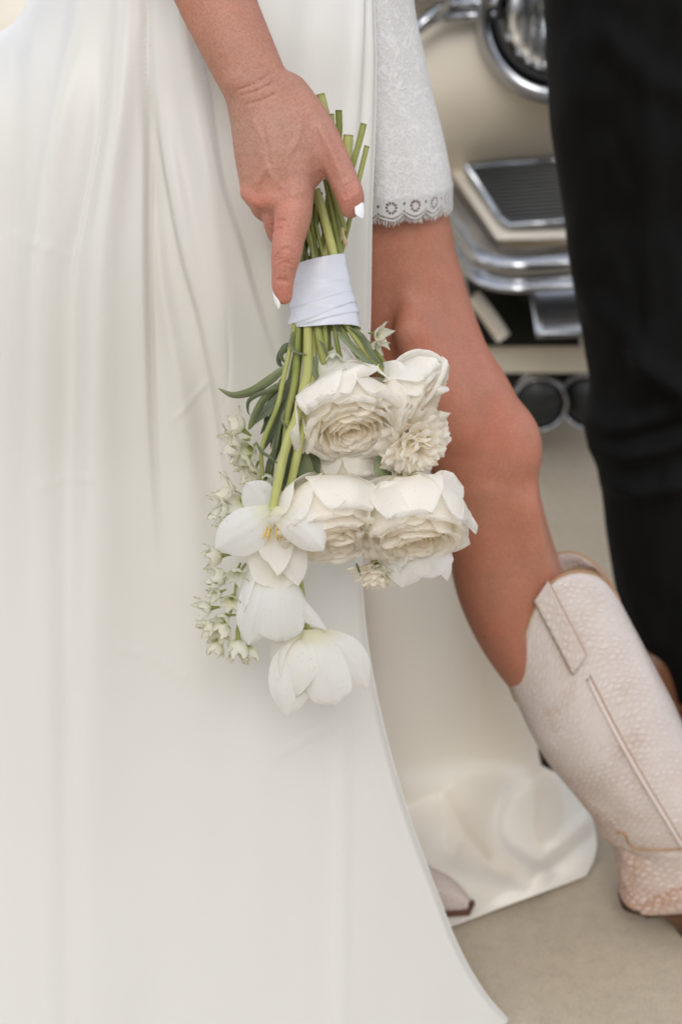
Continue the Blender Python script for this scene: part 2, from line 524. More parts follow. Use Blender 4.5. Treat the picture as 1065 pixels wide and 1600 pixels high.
# ------------------------------------------------------------------ signed-distance sculpting
class Vox:
    def __init__(s, lo, hi, h):
        s.lo, s.h = np.asarray(lo, float), h
        n = np.ceil((np.asarray(hi, float) - s.lo) / h).astype(int) + 1
        s.ax = [(s.lo[i] + h * np.arange(n[i])).astype(np.float32) for i in range(3)]
        s.D = np.full(n, .2, np.float32)
    def sl(s, lo, hi):
        out = []
        for i in range(3):
            a = int(np.clip(np.floor((lo[i] - s.lo[i]) / s.h), 0, len(s.ax[i])))
            b = int(np.clip(np.ceil((hi[i] - s.lo[i]) / s.h) + 1, 0, len(s.ax[i])))
            if b <= a: return None
            out.append(slice(a, b))
        return tuple(out)
    def blend(s, sl, d, k, cut):
        D = s.D[sl]
        if cut:
            d = -d
            h = np.clip(.5 - .5 * (d - D) / k, 0, 1)
            s.D[sl] = d * (1 - h) + D * h + k * h * (1 - h)
        else:
            h = np.clip(.5 + .5 * (d - D) / k, 0, 1)
            s.D[sl] = d * (1 - h) + D * h - k * h * (1 - h)
    def seg(s, a, b, ra, rb, k=.004, cut=False, flat=None):
        a, b = np.asarray(a, float), np.asarray(b, float)
        m = max(ra, rb) * (1 if flat is None else max(1, flat[1])) + k + 3 * s.h
        sl = s.sl(np.minimum(a, b) - m, np.maximum(a, b) + m)
        if sl is None: return
        X, Y, Z = s.ax[0][sl[0]][:, None, None] - a[0], s.ax[1][sl[1]][None, :, None] - a[1], s.ax[2][sl[2]][None, None, :] - a[2]
        d = b - a
        L = max(d @ d, 1e-12)
        t = np.clip((X * d[0] + Y * d[1] + Z * d[2]) / L, 0, 1)
        ex, ey, ez = X - t * d[0], Y - t * d[1], Z - t * d[2]
        if flat is not None:
            n, q = np.asarray(flat[0], float), flat[1]
            c = (ex * n[0] + ey * n[1] + ez * n[2]) * (1 / q - 1)
            ex, ey, ez = ex + c * n[0], ey + c * n[1], ez + c * n[2]
        dd = np.sqrt(ex * ex + ey * ey + ez * ez) - (ra + (rb - ra) * t)
        s.blend(sl, dd.astype(np.float32), k, cut)
    def chain(s, pts, k=.004, n=None, cut=False, flat=None):
        """pts rows: camera-space x, y, z, radius"""
        q = spline(pts, n or (len(pts) - 1) * 4 + 1)
        # a chain is unioned on its own first so that its joints do not swell
        keep = s.D
        s.D = np.full_like(keep, .2)
        for a, b in zip(q[:-1], q[1:]): s.seg(a[:3], b[:3], max(a[3], 1e-4), max(b[3], 1e-4), .0006, False, flat)
        own, s.D = s.D, keep
        m = np.argwhere(own < k * 1.5 + .004)
        lo, hi = m.min(0), m.max(0) + 1
        sl = tuple(slice(i, j) for i, j in zip(lo, hi))
        s.blend(sl, own[sl], k, cut)
    def ell(s, c, r, k=.004, cut=False, rot=None):
        c, r = np.asarray(c, float), np.asarray(r, float)
        m = r.max() + k + 3 * s.h
        sl = s.sl(c - m, c + m)
        if sl is None: return
        X, Y, Z = np.broadcast_arrays(s.ax[0][sl[0]][:, None, None] - c[0], s.ax[1][sl[1]][None, :, None] - c[1], s.ax[2][sl[2]][None, None, :] - c[2])
        if rot is not None:
            X, Y, Z = [rot[0][i] * X + rot[1][i] * Y + rot[2][i] * Z for i in range(3)]
        k0 = np.sqrt((X / r[0])**2 + (Y / r[1])**2 + (Z / r[2])**2)
        k1 = np.sqrt((X / r[0]**2)**2 + (Y / r[1]**2)**2 + (Z / r[2]**2)**2)
        s.blend(sl, (k0 * (k0 - 1) / np.maximum(k1, 1e-6)).astype(np.float32), k, cut)
    def mesh(s, smooth=3):
        D = s.D
        neg = D < 0
        n = np.array(D.shape)
        c = [neg[i:n[0] - 1 + i, j:n[1] - 1 + j, l:n[2] - 1 + l] for i in (0, 1) for j in (0, 1) for l in (0, 1)]
        cnt = sum(x.astype(np.int8) for x in c)
        act = (cnt > 0) & (cnt < 8)
        ids = np.full(act.shape, -1, np.int64)
        cells = np.argwhere(act)
        ids[act] = np.arange(len(cells))
        acc = np.zeros((len(cells), 3)); num = np.zeros(len(cells))
        cor = [np.array([i, j, l]) for i in (0, 1) for j in (0, 1) for l in (0, 1)]
        val = [D[tuple((cells + o).T)].astype(float) for o in cor]
        for p in range(8):
            for q in range(p + 1, 8):
                if np.abs(cor[p] - cor[q]).sum() != 1: continue
                x = (val[p] < 0) != (val[q] < 0)
                t = val[p] / np.where(x, val[p] - val[q], 1)
                pt = cor[p] + t[:, None] * (cor[q] - cor[p])
                acc[x] += pt[x]; num[x] += 1
        V = s.lo + s.h * (cells + acc / num[:, None])
        Fs = []
        for ax in range(3):
            b, cc = [(1, 2), (2, 0), (0, 1)][ax]
            s0 = [slice(None)] * 3; s1 = [slice(None)] * 3
            s0[ax] = slice(0, -1); s1[ax] = slice(1, None)
            e0, e1 = neg[tuple(s0)], neg[tuple(s1)]
            x = np.argwhere(e0 != e1)
            x = x[(x[:, b] > 0) & (x[:, cc] > 0) & (x[:, b] < n[b] - 1) & (x[:, cc] < n[cc] - 1)]
            fl = e0[tuple(x.T)]
            def cid(db, dc):
                y = x.copy(); y[:, b] -= db; y[:, cc] -= dc
                return ids[tuple(y.T)]
            q = np.stack([cid(1, 1), cid(0, 1), cid(0, 0), cid(1, 0)], -1)
            q[~fl] = q[~fl][:, ::-1]
            Fs.append(q)
        Fc = np.vstack(Fs)
        Fc = Fc[(Fc >= 0).all(1)]
        ed = np.unique(np.sort(np.vstack([Fc[:, [0, 1]], Fc[:, [1, 2]], Fc[:, [2, 3]], Fc[:, [3, 0]]]), 1), axis=0)
        deg = np.bincount(ed.ravel(), minlength=len(V))[:, None]
        for it in range(smooth):
            S = np.zeros_like(V)
            for a in range(3):
                S[:, a] = np.bincount(ed[:, 0], V[ed[:, 1], a], len(V)) + np.bincount(ed[:, 1], V[ed[:, 0], a], len(V))
            V = V + .5 * (S / np.maximum(deg, 1) - V)
        return V, Fc

# ------------------------------------------------------------------ bride: body (arm, hand, legs)
Z0 = 1.05
PX = Z0 / F
def hp(x, y, d, r):                  # hand point: pixel, depth offset and radius in pixels
    c = cz(x, y, Z0 + d * PX)
    return [c[0], c[1], c[2], r * PX]
def build_hand():
    a, b = cz(200, 520, Z0), cz(620, -330, Z0)
    v = Vox((a[0], a[1], Z0 - 110 * PX), (b[0], b[1], Z0 + 160 * PX), .00085)
    k = lambda q: q * PX
    H = lambda L: [hp(*p) for p in L]
    flatz = ((0, 0, 1), .80)
    v.chain(H([(262, -200, 22, 76), (300, -100, 14, 68), (338, 0, 6, 60), (374, 80, 0, 55), (405, 145, 2, 51)]), k(6), flat=flatz)
    # metacarpals
    v.chain(H([(436, 150, 4, 36), (458, 235, -2, 33), (460, 302, 0, 27)]), k(12))
    v.chain(H([(418, 150, 2, 38), (434, 240, -6, 32), (431, 306, 2, 23)]), k(12))
    v.chain(H([(400, 155, 6, 38), (411, 240, 2, 31), (408, 302, 10, 22)]), k(12))
    v.chain(H([(390, 165, 14, 33), (394, 240, 14, 28), (394, 297, 22, 18)]), k(12))
    c = hp(432, 225, 26, 1); v.ell(c[:3], (56 * PX, 80 * PX, 24 * PX), k(14))
    # thumb with its muscle
    v.chain(H([(450, 150, 10, 35), (486, 196, 6, 33), (510, 235, 4, 29), (529, 266, 0, 23.5), (543, 296, -2, 22), (548, 313, 0, 20.5), (547, 325, 4, 16)]), k(9))
    v.chain(H([(468, 192, 4, 36), (483, 240, 6, 27), (488, 278, 12, 14)]), k(16))
    # index finger along the stems
    v.chain(H([(461, 302, 0, 28), (458, 335, -4, 29), (451, 372, -6, 25), (447, 399, -4, 23.2), (443.5, 423, 2, 19), (441.5, 445, 8, 16.8), (443, 462, 13, 14)]), k(9))
    # middle, ring and little finger closing round the far side
    v.chain(H([(431, 310, 4, 22), (431, 345, 36, 20), (438, 368, 64, 18), (456, 370, 86, 16), (466, 364, 96, 13)]), k(7))
    v.chain(H([(408, 304, 12, 21), (410, 324, 46, 18.5), (428, 336, 76, 17), (450, 338, 96, 15), (464, 332, 100, 12)]), k(6))
    v.chain(H([(394, 298, 24, 17), (399, 312, 52, 15), (420, 314, 78, 13), (442, 308, 92, 12), (456, 300, 94, 10)]), k(5))
    # knuckles, wrist bone, tendons
    for x, y, d, r in ((461, 302, -17, 12), (429, 311, -12, 11), (405, 315, 2, 11), (388, 303, 12, 9), (447, 397, -17, 9), (371, 128, -18, 18), (548, 297, -14, 9)):
        p = hp(x, y, d, r); v.ell(p[:3], (p[3],) * 3, k(14))
    for L in ([(432, 195, -34, 4), (448, 250, -31, 4), (458, 290, -24, 4)], [(418, 195, -35, 4), (430, 250, -33, 4), (430, 295, -20, 4)],
              [(404, 200, -29, 3.5), (408, 250, -26, 3.5), (405, 292, -12, 3.5)], [(500, 200, -27, 4), (518, 238, -24, 4), (532, 270, -22, 3)]):
        v.chain(H(L), k(11))
    # veins over the back of the hand
    for L in ([(398, 190, -32, 2), (412, 225, -34, 2), (418, 262, -31, 2), (440, 292, -26, 2)], [(418, 262, -31, 2), (402, 285, -18, 2)],
              [(470, 175, -30, 2), (466, 215, -34, 2), (446, 250, -34, 2)]):
        v.chain(H(L), k(6))
    # creases drawn along the skin: index finger joints, thumb joint, wrist, base of the index finger
    def skin_d(x, y):
        d = -60.
        for _ in range(60):
            c = hp(x, y, d, 1)
            ii = [int(round((c[a] - v.lo[a]) / v.h)) for a in range(3)]
            if v.D[ii[0], ii[1], ii[2]] < 0: break
            d += 1.4
        return d
    def crease(pts, r, deep=.55):
        q = spline(np.array(pts, float), 14)
        taper = np.sin(np.linspace(.12, np.pi - .12, 14))**.7
        v.chain(H([(x, y, skin_d(x, y) + r * (1 - 2 * deep) * 1.0 + 1.2 * (1 - t_), r * (.5 + .5 * t_)) for (x, y), t_ in zip(q, taper)]), k(2.6), n=28, cut=True)
    for yy, w, r in ((389, 11, 1.3), (394, 15, 1.6), (399.5, 16, 1.8), (405, 15, 1.5), (411, 10, 1.2)):
        crease([(447 - w, yy + 2.5), (446, yy - 1.5), (447 + w * .9, yy + 1.5)], r)
    for yy, w in ((436, 9), (440, 10)):
        crease([(441.5 - w, yy + 1), (442, yy), (442.5 + w * .8, yy + 2)], 1.1)
    for q, r in ((-5, 1.2), (0, 1.7), (5, 1.7), (10, 1.3)):
        crease([(534 + q * .3, 300 + q), (545 + q * .3, 293 + q), (557 + q * .2, 288 + q)], r)
    for L in ([(375, 151), (405, 140), (438, 122)], [(371, 141), (398, 130), (428, 112)], [(384, 164), (410, 156), (432, 144)]):
        crease(L, .8, .2)
    for L in ([(425, 352), (434, 346), (446, 345)], [(424, 362), (432, 358), (440, 357)], [(500, 268), (505, 276), (506, 284)], [(396, 322), (404, 326), (412, 334)]):
        crease(L, 1.3, .4)
    v.chain(H([(494, 252, -24, 2), (503, 272, -12, 3), (505, 285, 0, 3.5)]), k(9), cut=True)
    return v.mesh(4)
hV, hF = build_hand()
def build_legs():
    lo = w2c(np.array([[-.5, 1.0, .0]]))[0]
    corners = w2c(np.array([[x, y, z] for x in (-.42, .42) for y in (1.12, 1.62) for z in (0, 1.46)]))
    v = Vox(corners.min(0), corners.max(0), .0042)
    def lp(x, y, Y, r): return [*cz(x, y, zY(y, Y)), r]
    def wp(p, r): return [*w2c(np.array(p, float)), r]
    L = lambda *a: [lp(*p) for p in a]
    v.chain([wp((-.07, 1.33, .98), .085), lp(525, 200, 1.345, .077), lp(578, 350, 1.335, .0735), lp(606, 440, 1.325, .069), lp(665, 570, 1.308, .0605),
             lp(715, 640, 1.295, .0555), lp(748, 700, 1.295, .0525), lp(762, 770, 1.298, .0495), lp(777, 840, 1.302, .0515), lp(797, 915, 1.305, .0548),
             lp(827, 990, 1.305, .051), lp(874, 1075, 1.302, .042), lp(940, 1190, 1.30, .031), lp(1015, 1325, 1.30, .026)], .01, n=70)
    # kneecap, tendon below it, inner thigh muscles
    v.ell(cz(806, 697, zY(697, 1.288)), (.022, .032, .031), .02)
    v.ell(cz(800, 762, zY(762, 1.29)), (.016, .02, .018), .016)
    v.chain(L((640, 520, 1.245, .018), (690, 610, 1.247, .017), (716, 660, 1.25, .014)), .03)
    v.chain(L((634, 330, 1.258, .005), (620, 400, 1.256, .005), (604, 470, 1.255, .004), (598, 560, 1.245, .003)), .022, cut=True)
    v.chain(L((766, 640, 1.243, .004), (776, 700, 1.238, .006), (772, 752, 1.243, .004)), .018, cut=True)
    v.chain(L((818, 790, 1.262, .012), (838, 870, 1.266, .012), (862, 930, 1.27, .010)), .02)
    # the other leg under the skirt
    v.chain([wp((-.10, 1.43, .98), .085), wp((-.08, 1.44, .75), .07), wp((-.10, 1.45, .52), .052), wp((-.10, 1.47, .38), .05), wp((-.06, 1.46, .14), .034)], .01, n=40)
    # hips, trunk and upper arm
    v.chain([wp((-.10, 1.37, .96), .105), wp((-.10, 1.37, 1.12), .085), wp((-.10, 1.37, 1.30), .10), wp((-.10, 1.37, 1.36), .09)], .05)
    v.chain([wp((-.10, 1.25, 1.38), .045), wp((-.10, 1.49, 1.38), .045)], .05)
    v.chain([wp((-.10, 1.235, 1.38), .042), wp((-.125, 1.20, 1.24), .04), wp((-.148, 1.185, 1.12), .035), [*cz(262, -200, Z0 + 22 * PX), .03]], .02)
    return v.mesh(5)
lV, lF = build_legs()
hx, hy, _ = proj(c2w(hV))
red = np.zeros(len(hV))
for x, y, r, s in ((445, 400, 45, .55), (443, 455, 40, .8), (548, 310, 40, .65), (405, 318, 26, .6), (445, 318, 30, .4), (525, 240, 45, .35), (430, 355, 30, .55), (385, 310, 20, .4)):
    red = np.maximum(red, s * np.exp(-((hx - x)**2 + (hy - y)**2) / r**2))
tan_h = .55 * (1 - sm(60, 230, hy + .3 * (hx - 400)))
lx, ly, _ = proj(c2w(lV))
redl = .14 * np.exp(-((lx - 800)**2 + (ly - 700)**2) / 70.**2) + .25 * np.exp(-((lx - 740)**2 + (ly - 560)**2) / 120.**2)
bride = mesh('person', np.vstack([c2w(hV), c2w(lV)]), np.vstack([hF, lF + len(hV)]), M_skin,
             attr={'red': np.concatenate([red, redl]), 'tan': np.concatenate([tan_h, np.ones(len(lV))])})
tag(bride, 'woman in a long ivory dress and white boots, right hand holding a bouquet downward', 'person')

def nail(c, axis, normal, ln, hw):
    """almond plate, slightly domed, with thickness; c/axis/normal in pixel units (x, y, depth)"""
    ax = nrm([axis[0], -axis[1], axis[2]]); no = np.array([normal[0], -normal[1], normal[2]], float)
    no = nrm(no - ax * (no @ ax)); wd = np.cross(ax, no)
    o = np.array(hp(*c, 1)[:3])
    u, t = np.meshgrid(np.linspace(-1, 1, 13), np.linspace(0, 1, 17), indexing='ij')
    wdt = hw * np.where(t < .7, .84 + .16 * np.sin(t / .7 * np.pi / 2), np.sqrt(np.maximum(1 - ((t - .7) / .31)**2, 0)))
    dome = hw * .62 * (1 - (u * wdt / hw)**2) - hw * .22 * (2 * t - 1)**2
    top = o + PX * ((t - .5)[..., None] * ln * ax + (u * wdt)[..., None] * wd + dome[..., None] * no)
    bot = top - no * PX * 1.6
    P = np.concatenate([top, bot[::-1]], 0)
    return c2w(P)
for a in (((561, 325, -5), (.14, 1, .06), (1, -.05, -.66), 34, 12), ((433.5, 468, 13), (.30, 1, .22), (-1, .26, -.10), 30, 9)):
    grid('fingernail', nail(*a), M_nail, bride, cu=True)

# ------------------------------------------------------------------ bride: dress
DK = [(0, -.35, 1.46, .70, .49), (.3, -.26, 1.43, .50, .36), (.6, -.18, 1.40, .345, .27), (.8, -.14, 1.37, .275, .236), (.90, -.13, 1.365, .242, .21), (.97, -.105, 1.36, .180, .188),
      (1.12, -.10, 1.365, .12, .12), (1.30, -.10, 1.37, .13, .135), (1.40, -.10, 1.37, .115, .13)]
def dress_par(h): return [cat([(k[0], k[i]) for k in DK], h) for i in (1, 2, 3, 4)]
EDGE = [(-900, 640), (-200, 604), (0, 594), (94, 596), (141, 595), (319, 588), (500, 585), (700, 579), (900, 568), (1000, 574), (1100, 592), (1200, 618), (1300, 651),
        (1400, 690), (1480, 722), (1530, 748), (1570, 776), (1600, 808), (1640, 880), (1700, 960)]
def dress_pos(psi, h):
    xc, yc, a, b = dress_par(h)
    bb = np.where(np.cos(psi) > 0, b, .15)
    return np.stack([xc + a * np.sin(psi), yc - bb * np.cos(psi), np.broadcast_to(h, np.shape(psi))], -1)
def build_skirt():
    hs = np.concatenate([np.linspace(1.40, 1.06, 12)[:-1], np.linspace(1.06, .004, 260)])
    n = 620
    rows = []
    psi_prev = None
    for h in hs:
        c = np.linspace(R(-60), R(88), 500)
        x, y, _ = proj(dress_pos(c, np.full(500, h)))
        d = x - cat(EDGE, y)
        i = np.argmax(d > 0) if (d > 0).any() else 499
        if h > 1.03: ps = R(88) if h > 1.15 else None
        else: ps = c[i - 1] + (c[i] - c[i - 1]) * (-d[i - 1]) / (d[i] - d[i - 1]) if 0 < i < 499 else c[i]
        rows.append(ps)
    ps = np.array([np.nan if r is None else r for r in rows])
    ok = ~np.isnan(ps)
    ps = np.interp(np.arange(len(ps)), np.arange(len(ps))[ok], ps[ok])
    kk = np.ones(5) / 5
    lowmask = hs > .06
    ps2 = np.convolve(np.pad(ps, 2, 'edge'), kk, 'valid')
    ps = ps2
    # columns: dense on the front, sparse round the back
    t = np.concatenate([np.linspace(0, 1, 900), 1 + np.linspace(0, 1, 101)[1:]])
    hh, tt = np.meshgrid(hs, t, indexing='ij')
    P0 = ps[:, None]
    psi = np.where(tt <= 1, P0 + (R(-100) - P0) * tt, R(-100) + (R(-200) - R(-100)) * (tt - 1))
    B = dress_pos(psi, hh)
    px, py, _ = proj(B)
    # outward normal of the base
    du = np.gradient(B, axis=1); dv = np.gradient(B, axis=0)
    N = nrm(np.cross(du, dv))
    xc, yc, a, b = dress_par(hh)
    out = np.stack([B[..., 0] - xc, B[..., 1] - yc, np.zeros_like(xc)], -1)
    N *= np.sign((N * out).sum(-1, keepdims=True) + 1e-9)
    rel = np.zeros_like(px)
    def X(keys): return cat([(y, x) for x, y in keys], py)
    def ridge(keys, amp, w):
        nonlocal rel
        c, A, w_ = X(keys), cat(amp, py), cat(w, py)
        rel += A * np.exp(-((px - c) / w_)**2)
    def step(keys, amp, wl, wr):
        """surface left of the line stands proud and falls off sharply to its right, then recovers"""
        nonlocal rel
        c, A = X(keys), cat(amp, py)
        q = px - c
        rel += .62 * A * np.where(q < 0, np.exp(-(q / cat(wl, py))**2), (1 - 1.9 * sm(0, 9, q)) * np.exp(-(np.maximum(q - 4, 0) / cat(wr, py))**2))
    # broad folds traced from the photograph
    ridge([(140, -150), (125, 50), (100, 165), (75, 350), (65, 500), (65, 800), (72, 1200), (80, 1600)], [(-150, .004), (100, .007), (600, .013), (1000, .008), (1600, .004)], [(-150, 14), (300, 24), (700, 36), (1600, 70)])
    ridge([(200, -150), (195, 75), (190, 175), (177, 275), (162, 400), (157, 550), (152, 900), (150, 1600)], [(-150, .004), (300, .011), (700, .014), (1100, .007), (1600, .004)], [(-150, 14), (300, 22), (800, 36), (1600, 70)])
    ridge([(165, 0), (145, 250), (130, 330), (113, 415), (108, 700)], [(0, -.002), (250, -.006), (700, -.006)], [(0, 12), (400, 16), (700, 20)])
    ridge([(20, 0), (10, 300), (-20, 800), (-40, 1600)], [(0, -.004), (600, -.012), (1600, -.005)], [(0, 20), (800, 38), (1600, 60)])
    # inverted pleat: soft left lip, sunken band, overlapped on its right by the next panel
    l_, r_ = X([(227, -150), (227, 0), (228, 200), (227, 350), (229, 500), (236, 700), (250, 900)]), X([(232, -150), (236, 0), (244, 150), (254, 240), (268, 320), (286, 405), (310, 490), (332, 590), (352, 720), (370, 900)])
    A_ = cat([(-150, 0), (110, 0), (200, .006), (330, .0145), (520, .013), (700, .007), (900, 0)], py)
    rel -= cat([(-150, .004), (100, .0055), (220, .003), (300, 0)], py) * np.exp(-((px - l_ - 4) / 6.)**2)
    rel -= A_ * sm(-2, 12, px - l_) * sm(0, -7, px - r_ - 1) + .35 * A_ * np.exp(-((px - l_ - 2) / 4.5)**2)
    rel += .45 * A_ * np.exp(-((px - r_ - 14) / cat([(0, 9), (700, 22)], py))**2)
    ridge([(233, 240), (238, 300), (252, 450), (272, 560), (292, 700), (310, 900), (320, 1200)], [(0, 0), (200, .0), (330, .004), (560, .007), (800, .006), (1200, .002)], [(200, 6), (450, 12), (800, 28), (1200, 55)])
    ridge([(282, -150), (288, 60), (300, 150), (325, 300), (347, 450), (366, 600), (395, 800)], [(-150, .004), (100, .009), (350, .013), (600, .010), (850, .002)], [(-150, 14), (300, 22), (600, 34), (850, 50)])
    step([(292, -150), (303, 60), (320, 150), (333, 235), (346, 300), (370, 375), (400, 480), (426, 565), (450, 650)], [(-150, .003), (60, .006), (300, .0075), (480, .006), (600, .002), (650, 0)], [(-150, 10), (500, 22)], [(-150, 12), (300, 22), (650, 30)])
    ridge([(325, 600), (345, 800), (365, 1000), (380, 1300)], [(550, 0), (700, -.007), (900, -.005), (1300, 0)], [(550, 22), (1300, 60)])
    ridge([(400, 250), (415, 350), (430, 450), (447, 560), (470, 700)], [(200, 0), (330, .006), (500, .009), (700, .003)], [(200, 12), (700, 26)])
    ridge([(452, 470), (470, 560), (500, 760), (530, 1000)], [(430, 0), (520, -.006), (760, -.009), (1000, 0)], [(430, 12), (1000, 30)])
    ridge([(566, -150), (560, 60), (552, 190), (540, 300), (530, 420)], [(-150, .003), (60, .005), (250, .004), (420, .002)], [(-150, 8), (420, 14)])
    ridge([(575, -150), (574, 60), (566, 200), (556, 320), (548, 460)], [(-150, -.003), (60, -.004), (300, -.003), (460, 0)], [(-150, 6), (460, 10)])
    ridge([(500, -150), (480, 60), (470, 200)], [(-150, -.004), (60, -.006), (200, -.006), (400, -.003)], [(-150, 24), (200, 30)])
    # slow sway low in the skirt
    low = sm(500, 1100, py)
    rel += low * (.004 * np.sin(px / 78. + py / 900.) + .006 * vnoise(px / 150., py / 520., 3)) * (1 - .45 * sm(1100, 1600, py))
    rel *= .88
    rel += .0012 * vnoise(px / 60., py / 260., 5) * sm(0, 300, py)
    ridge([(160, 180), (145, 250), (128, 335), (112, 415)], [(150, 0), (220, .0011), (380, .0011), (440, 0)], [(0, 2.2), (800, 2.2)])
    ridge([(352, 480), (356, 560), (350, 640)], [(470, 0), (540, -.0011), (660, 0)], [(0, 3), (800, 3)])
    for (a_, b_), am in ((((8, 368), (112, 402)), .0009), (((270, 660), (330, 600)), .0012), (((60, 760), (150, 742)), .0007), (((430, 1180), (520, 1130)), .0009), (((180, 1010), (290, 1060)), .0008)):
        d_, _s = pldist(px, py, [a_, ((a_[0] + b_[0]) / 2 + 4, (a_[1] + b_[1]) / 2 - 5), b_]); rel += am * np.exp(-(d_ / 3.2)**2)
    # slit edge rolls slightly away; hem breaks on the ground
    q = cat(EDGE, py) - px
    front = tt <= 1
    rel += np.where(front, -.006 * np.exp(-(q / 9.)**2) + .0008 * np.exp(-((q - 17) / 2.6)**2) * sm(300, 600, py), 0)
    rel = np.where(front, rel, .02 * np.sin(psi * 16) * sm(1.1, .3, hh) * sm(1, 1.15, tt))
    rel *= np.where(hh > 1.06, 0.4, 1)
    Pw = B + N * rel[..., None]
    Pw[..., 2] = np.maximum(Pw[..., 2], .004)
    return grid('wedding_dress', Pw, M_dress, bride)
dress = build_skirt()
tag(dress, 'ivory satin gown with soft vertical folds and a front slit')

def build_train():
    ys = np.arange(-60, 1486, 4.0)
    XR = [(-60, 585), (0, 600), (300, 662), (420, 700), (560, 764), (700, 785), (900, 800), (1000, 815), (1100, 835), (1180, 841), (1196, 845), (1222, 894), (1238, 909), (1262, 921), (1300, 930), (1322, 932), (1345, 927), (1368, 915),
          (1380, 885), (1400, 832), (1420, 777), (1441, 722), (1460, 668), (1486, 596)]
    xr = np.interp(ys, *np.array(XR).T)
    xl = np.interp(ys, [-60, 560, 900, 1486], [500, 470, 500, 560])
    s = np.linspace(0, 1, 130)
    x = xl[:, None] + (xr - xl)[:, None] * s
    y = np.broadcast_to(ys[:, None], x.shape).copy()
    zh = zY(y, 1.565 - .10 * sm(760, 560, x) * sm(500, 700, y) - .055 * sm(560, 0, y)); hh = (c2w(cz(x, y, zh)))[..., 2]
    zg = zH(y, .010)
    t = (hh - .01) / .06
    w = np.where(t > 30, 1, 1 / (1 + np.exp(np.clip(-t * 2.2, -40, 40))))
    z = zg * (1 - w) + zh * w
    z = np.minimum(z, zg)
    P = wz(x, y, z)
    nn = nrm(np.array([0, -.72, .69]))
    rel = np.zeros_like(x)
    def rid(poly, amp, wi):
        nonlocal rel
        d, _ = pldist(x, y, poly); rel += amp * np.exp(-(d / wi)**2)
    arc = [(842, 1168), (818, 1196), (790, 1232), (774, 1268), (772, 1298), (784, 1326), (812, 1348), (856, 1364)]
    d, sd_ = pldist(x, y, arc)
    ins = (sd_ < 0) & (x < 870)
    iw = np.where(sd_ < 0, sm(858, 830, x), 0.)
    fade = sm(1185, 1275, y) * sm(880, 820, x)
    rel += fade * (.026 * np.exp(-(d / np.where(sd_ < 0, 9, 40))**2) - .014 * iw * sm(4, 30, d) * np.exp(-(np.maximum(d - 30, 0) / 40)**2))
    rid([(845, 1365), (880, 1346), (926, 1305)], .012, 14)
    rid([(838, 1345), (872, 1322), (915, 1280)], -.008, 12)
    rid([(870, 1215), (885, 1260), (880, 1310)], .010, 20)
    rel += .004 * np.exp(-(((x - 880) / 30)**2 + ((y - 1240) / 30)**2))
    rid([(640, 1232), (700, 1225), (770, 1232)], .012, 26)
    rid([(650, 1330), (700, 1362), (780, 1390), (830, 1390)], .012, 22)
    rid([(690, 1250), (712, 1290), (700, 1330)], -.010, 16)
    rid([(730, 1310), (760, 1350), (820, 1385)], -.008, 12)
    rid([(730, 880), (765, 1020), (800, 1130), (828, 1180)], .008, 34)
    rid([(640, 880), (665, 1050), (690, 1180)], -.006, 50)
    rel += .005 * vnoise(x / 60., y / 120., 21)
    # hem: last millimetres sink to the ground
    rel *= 1 - .8 * sm(1350, 1486, y) * sm(.8, 1, s)[None, :]
    P = wz(x, y, np.minimum(z - rel * 1.25, zH(y, .004)))
    g1 = grid('train', P, M_train, dress)
    so = g1.modifiers.new('thickness', 'SOLIDIFY'); so.thickness = .0015; so.offset = 0
    return g1
build_train()

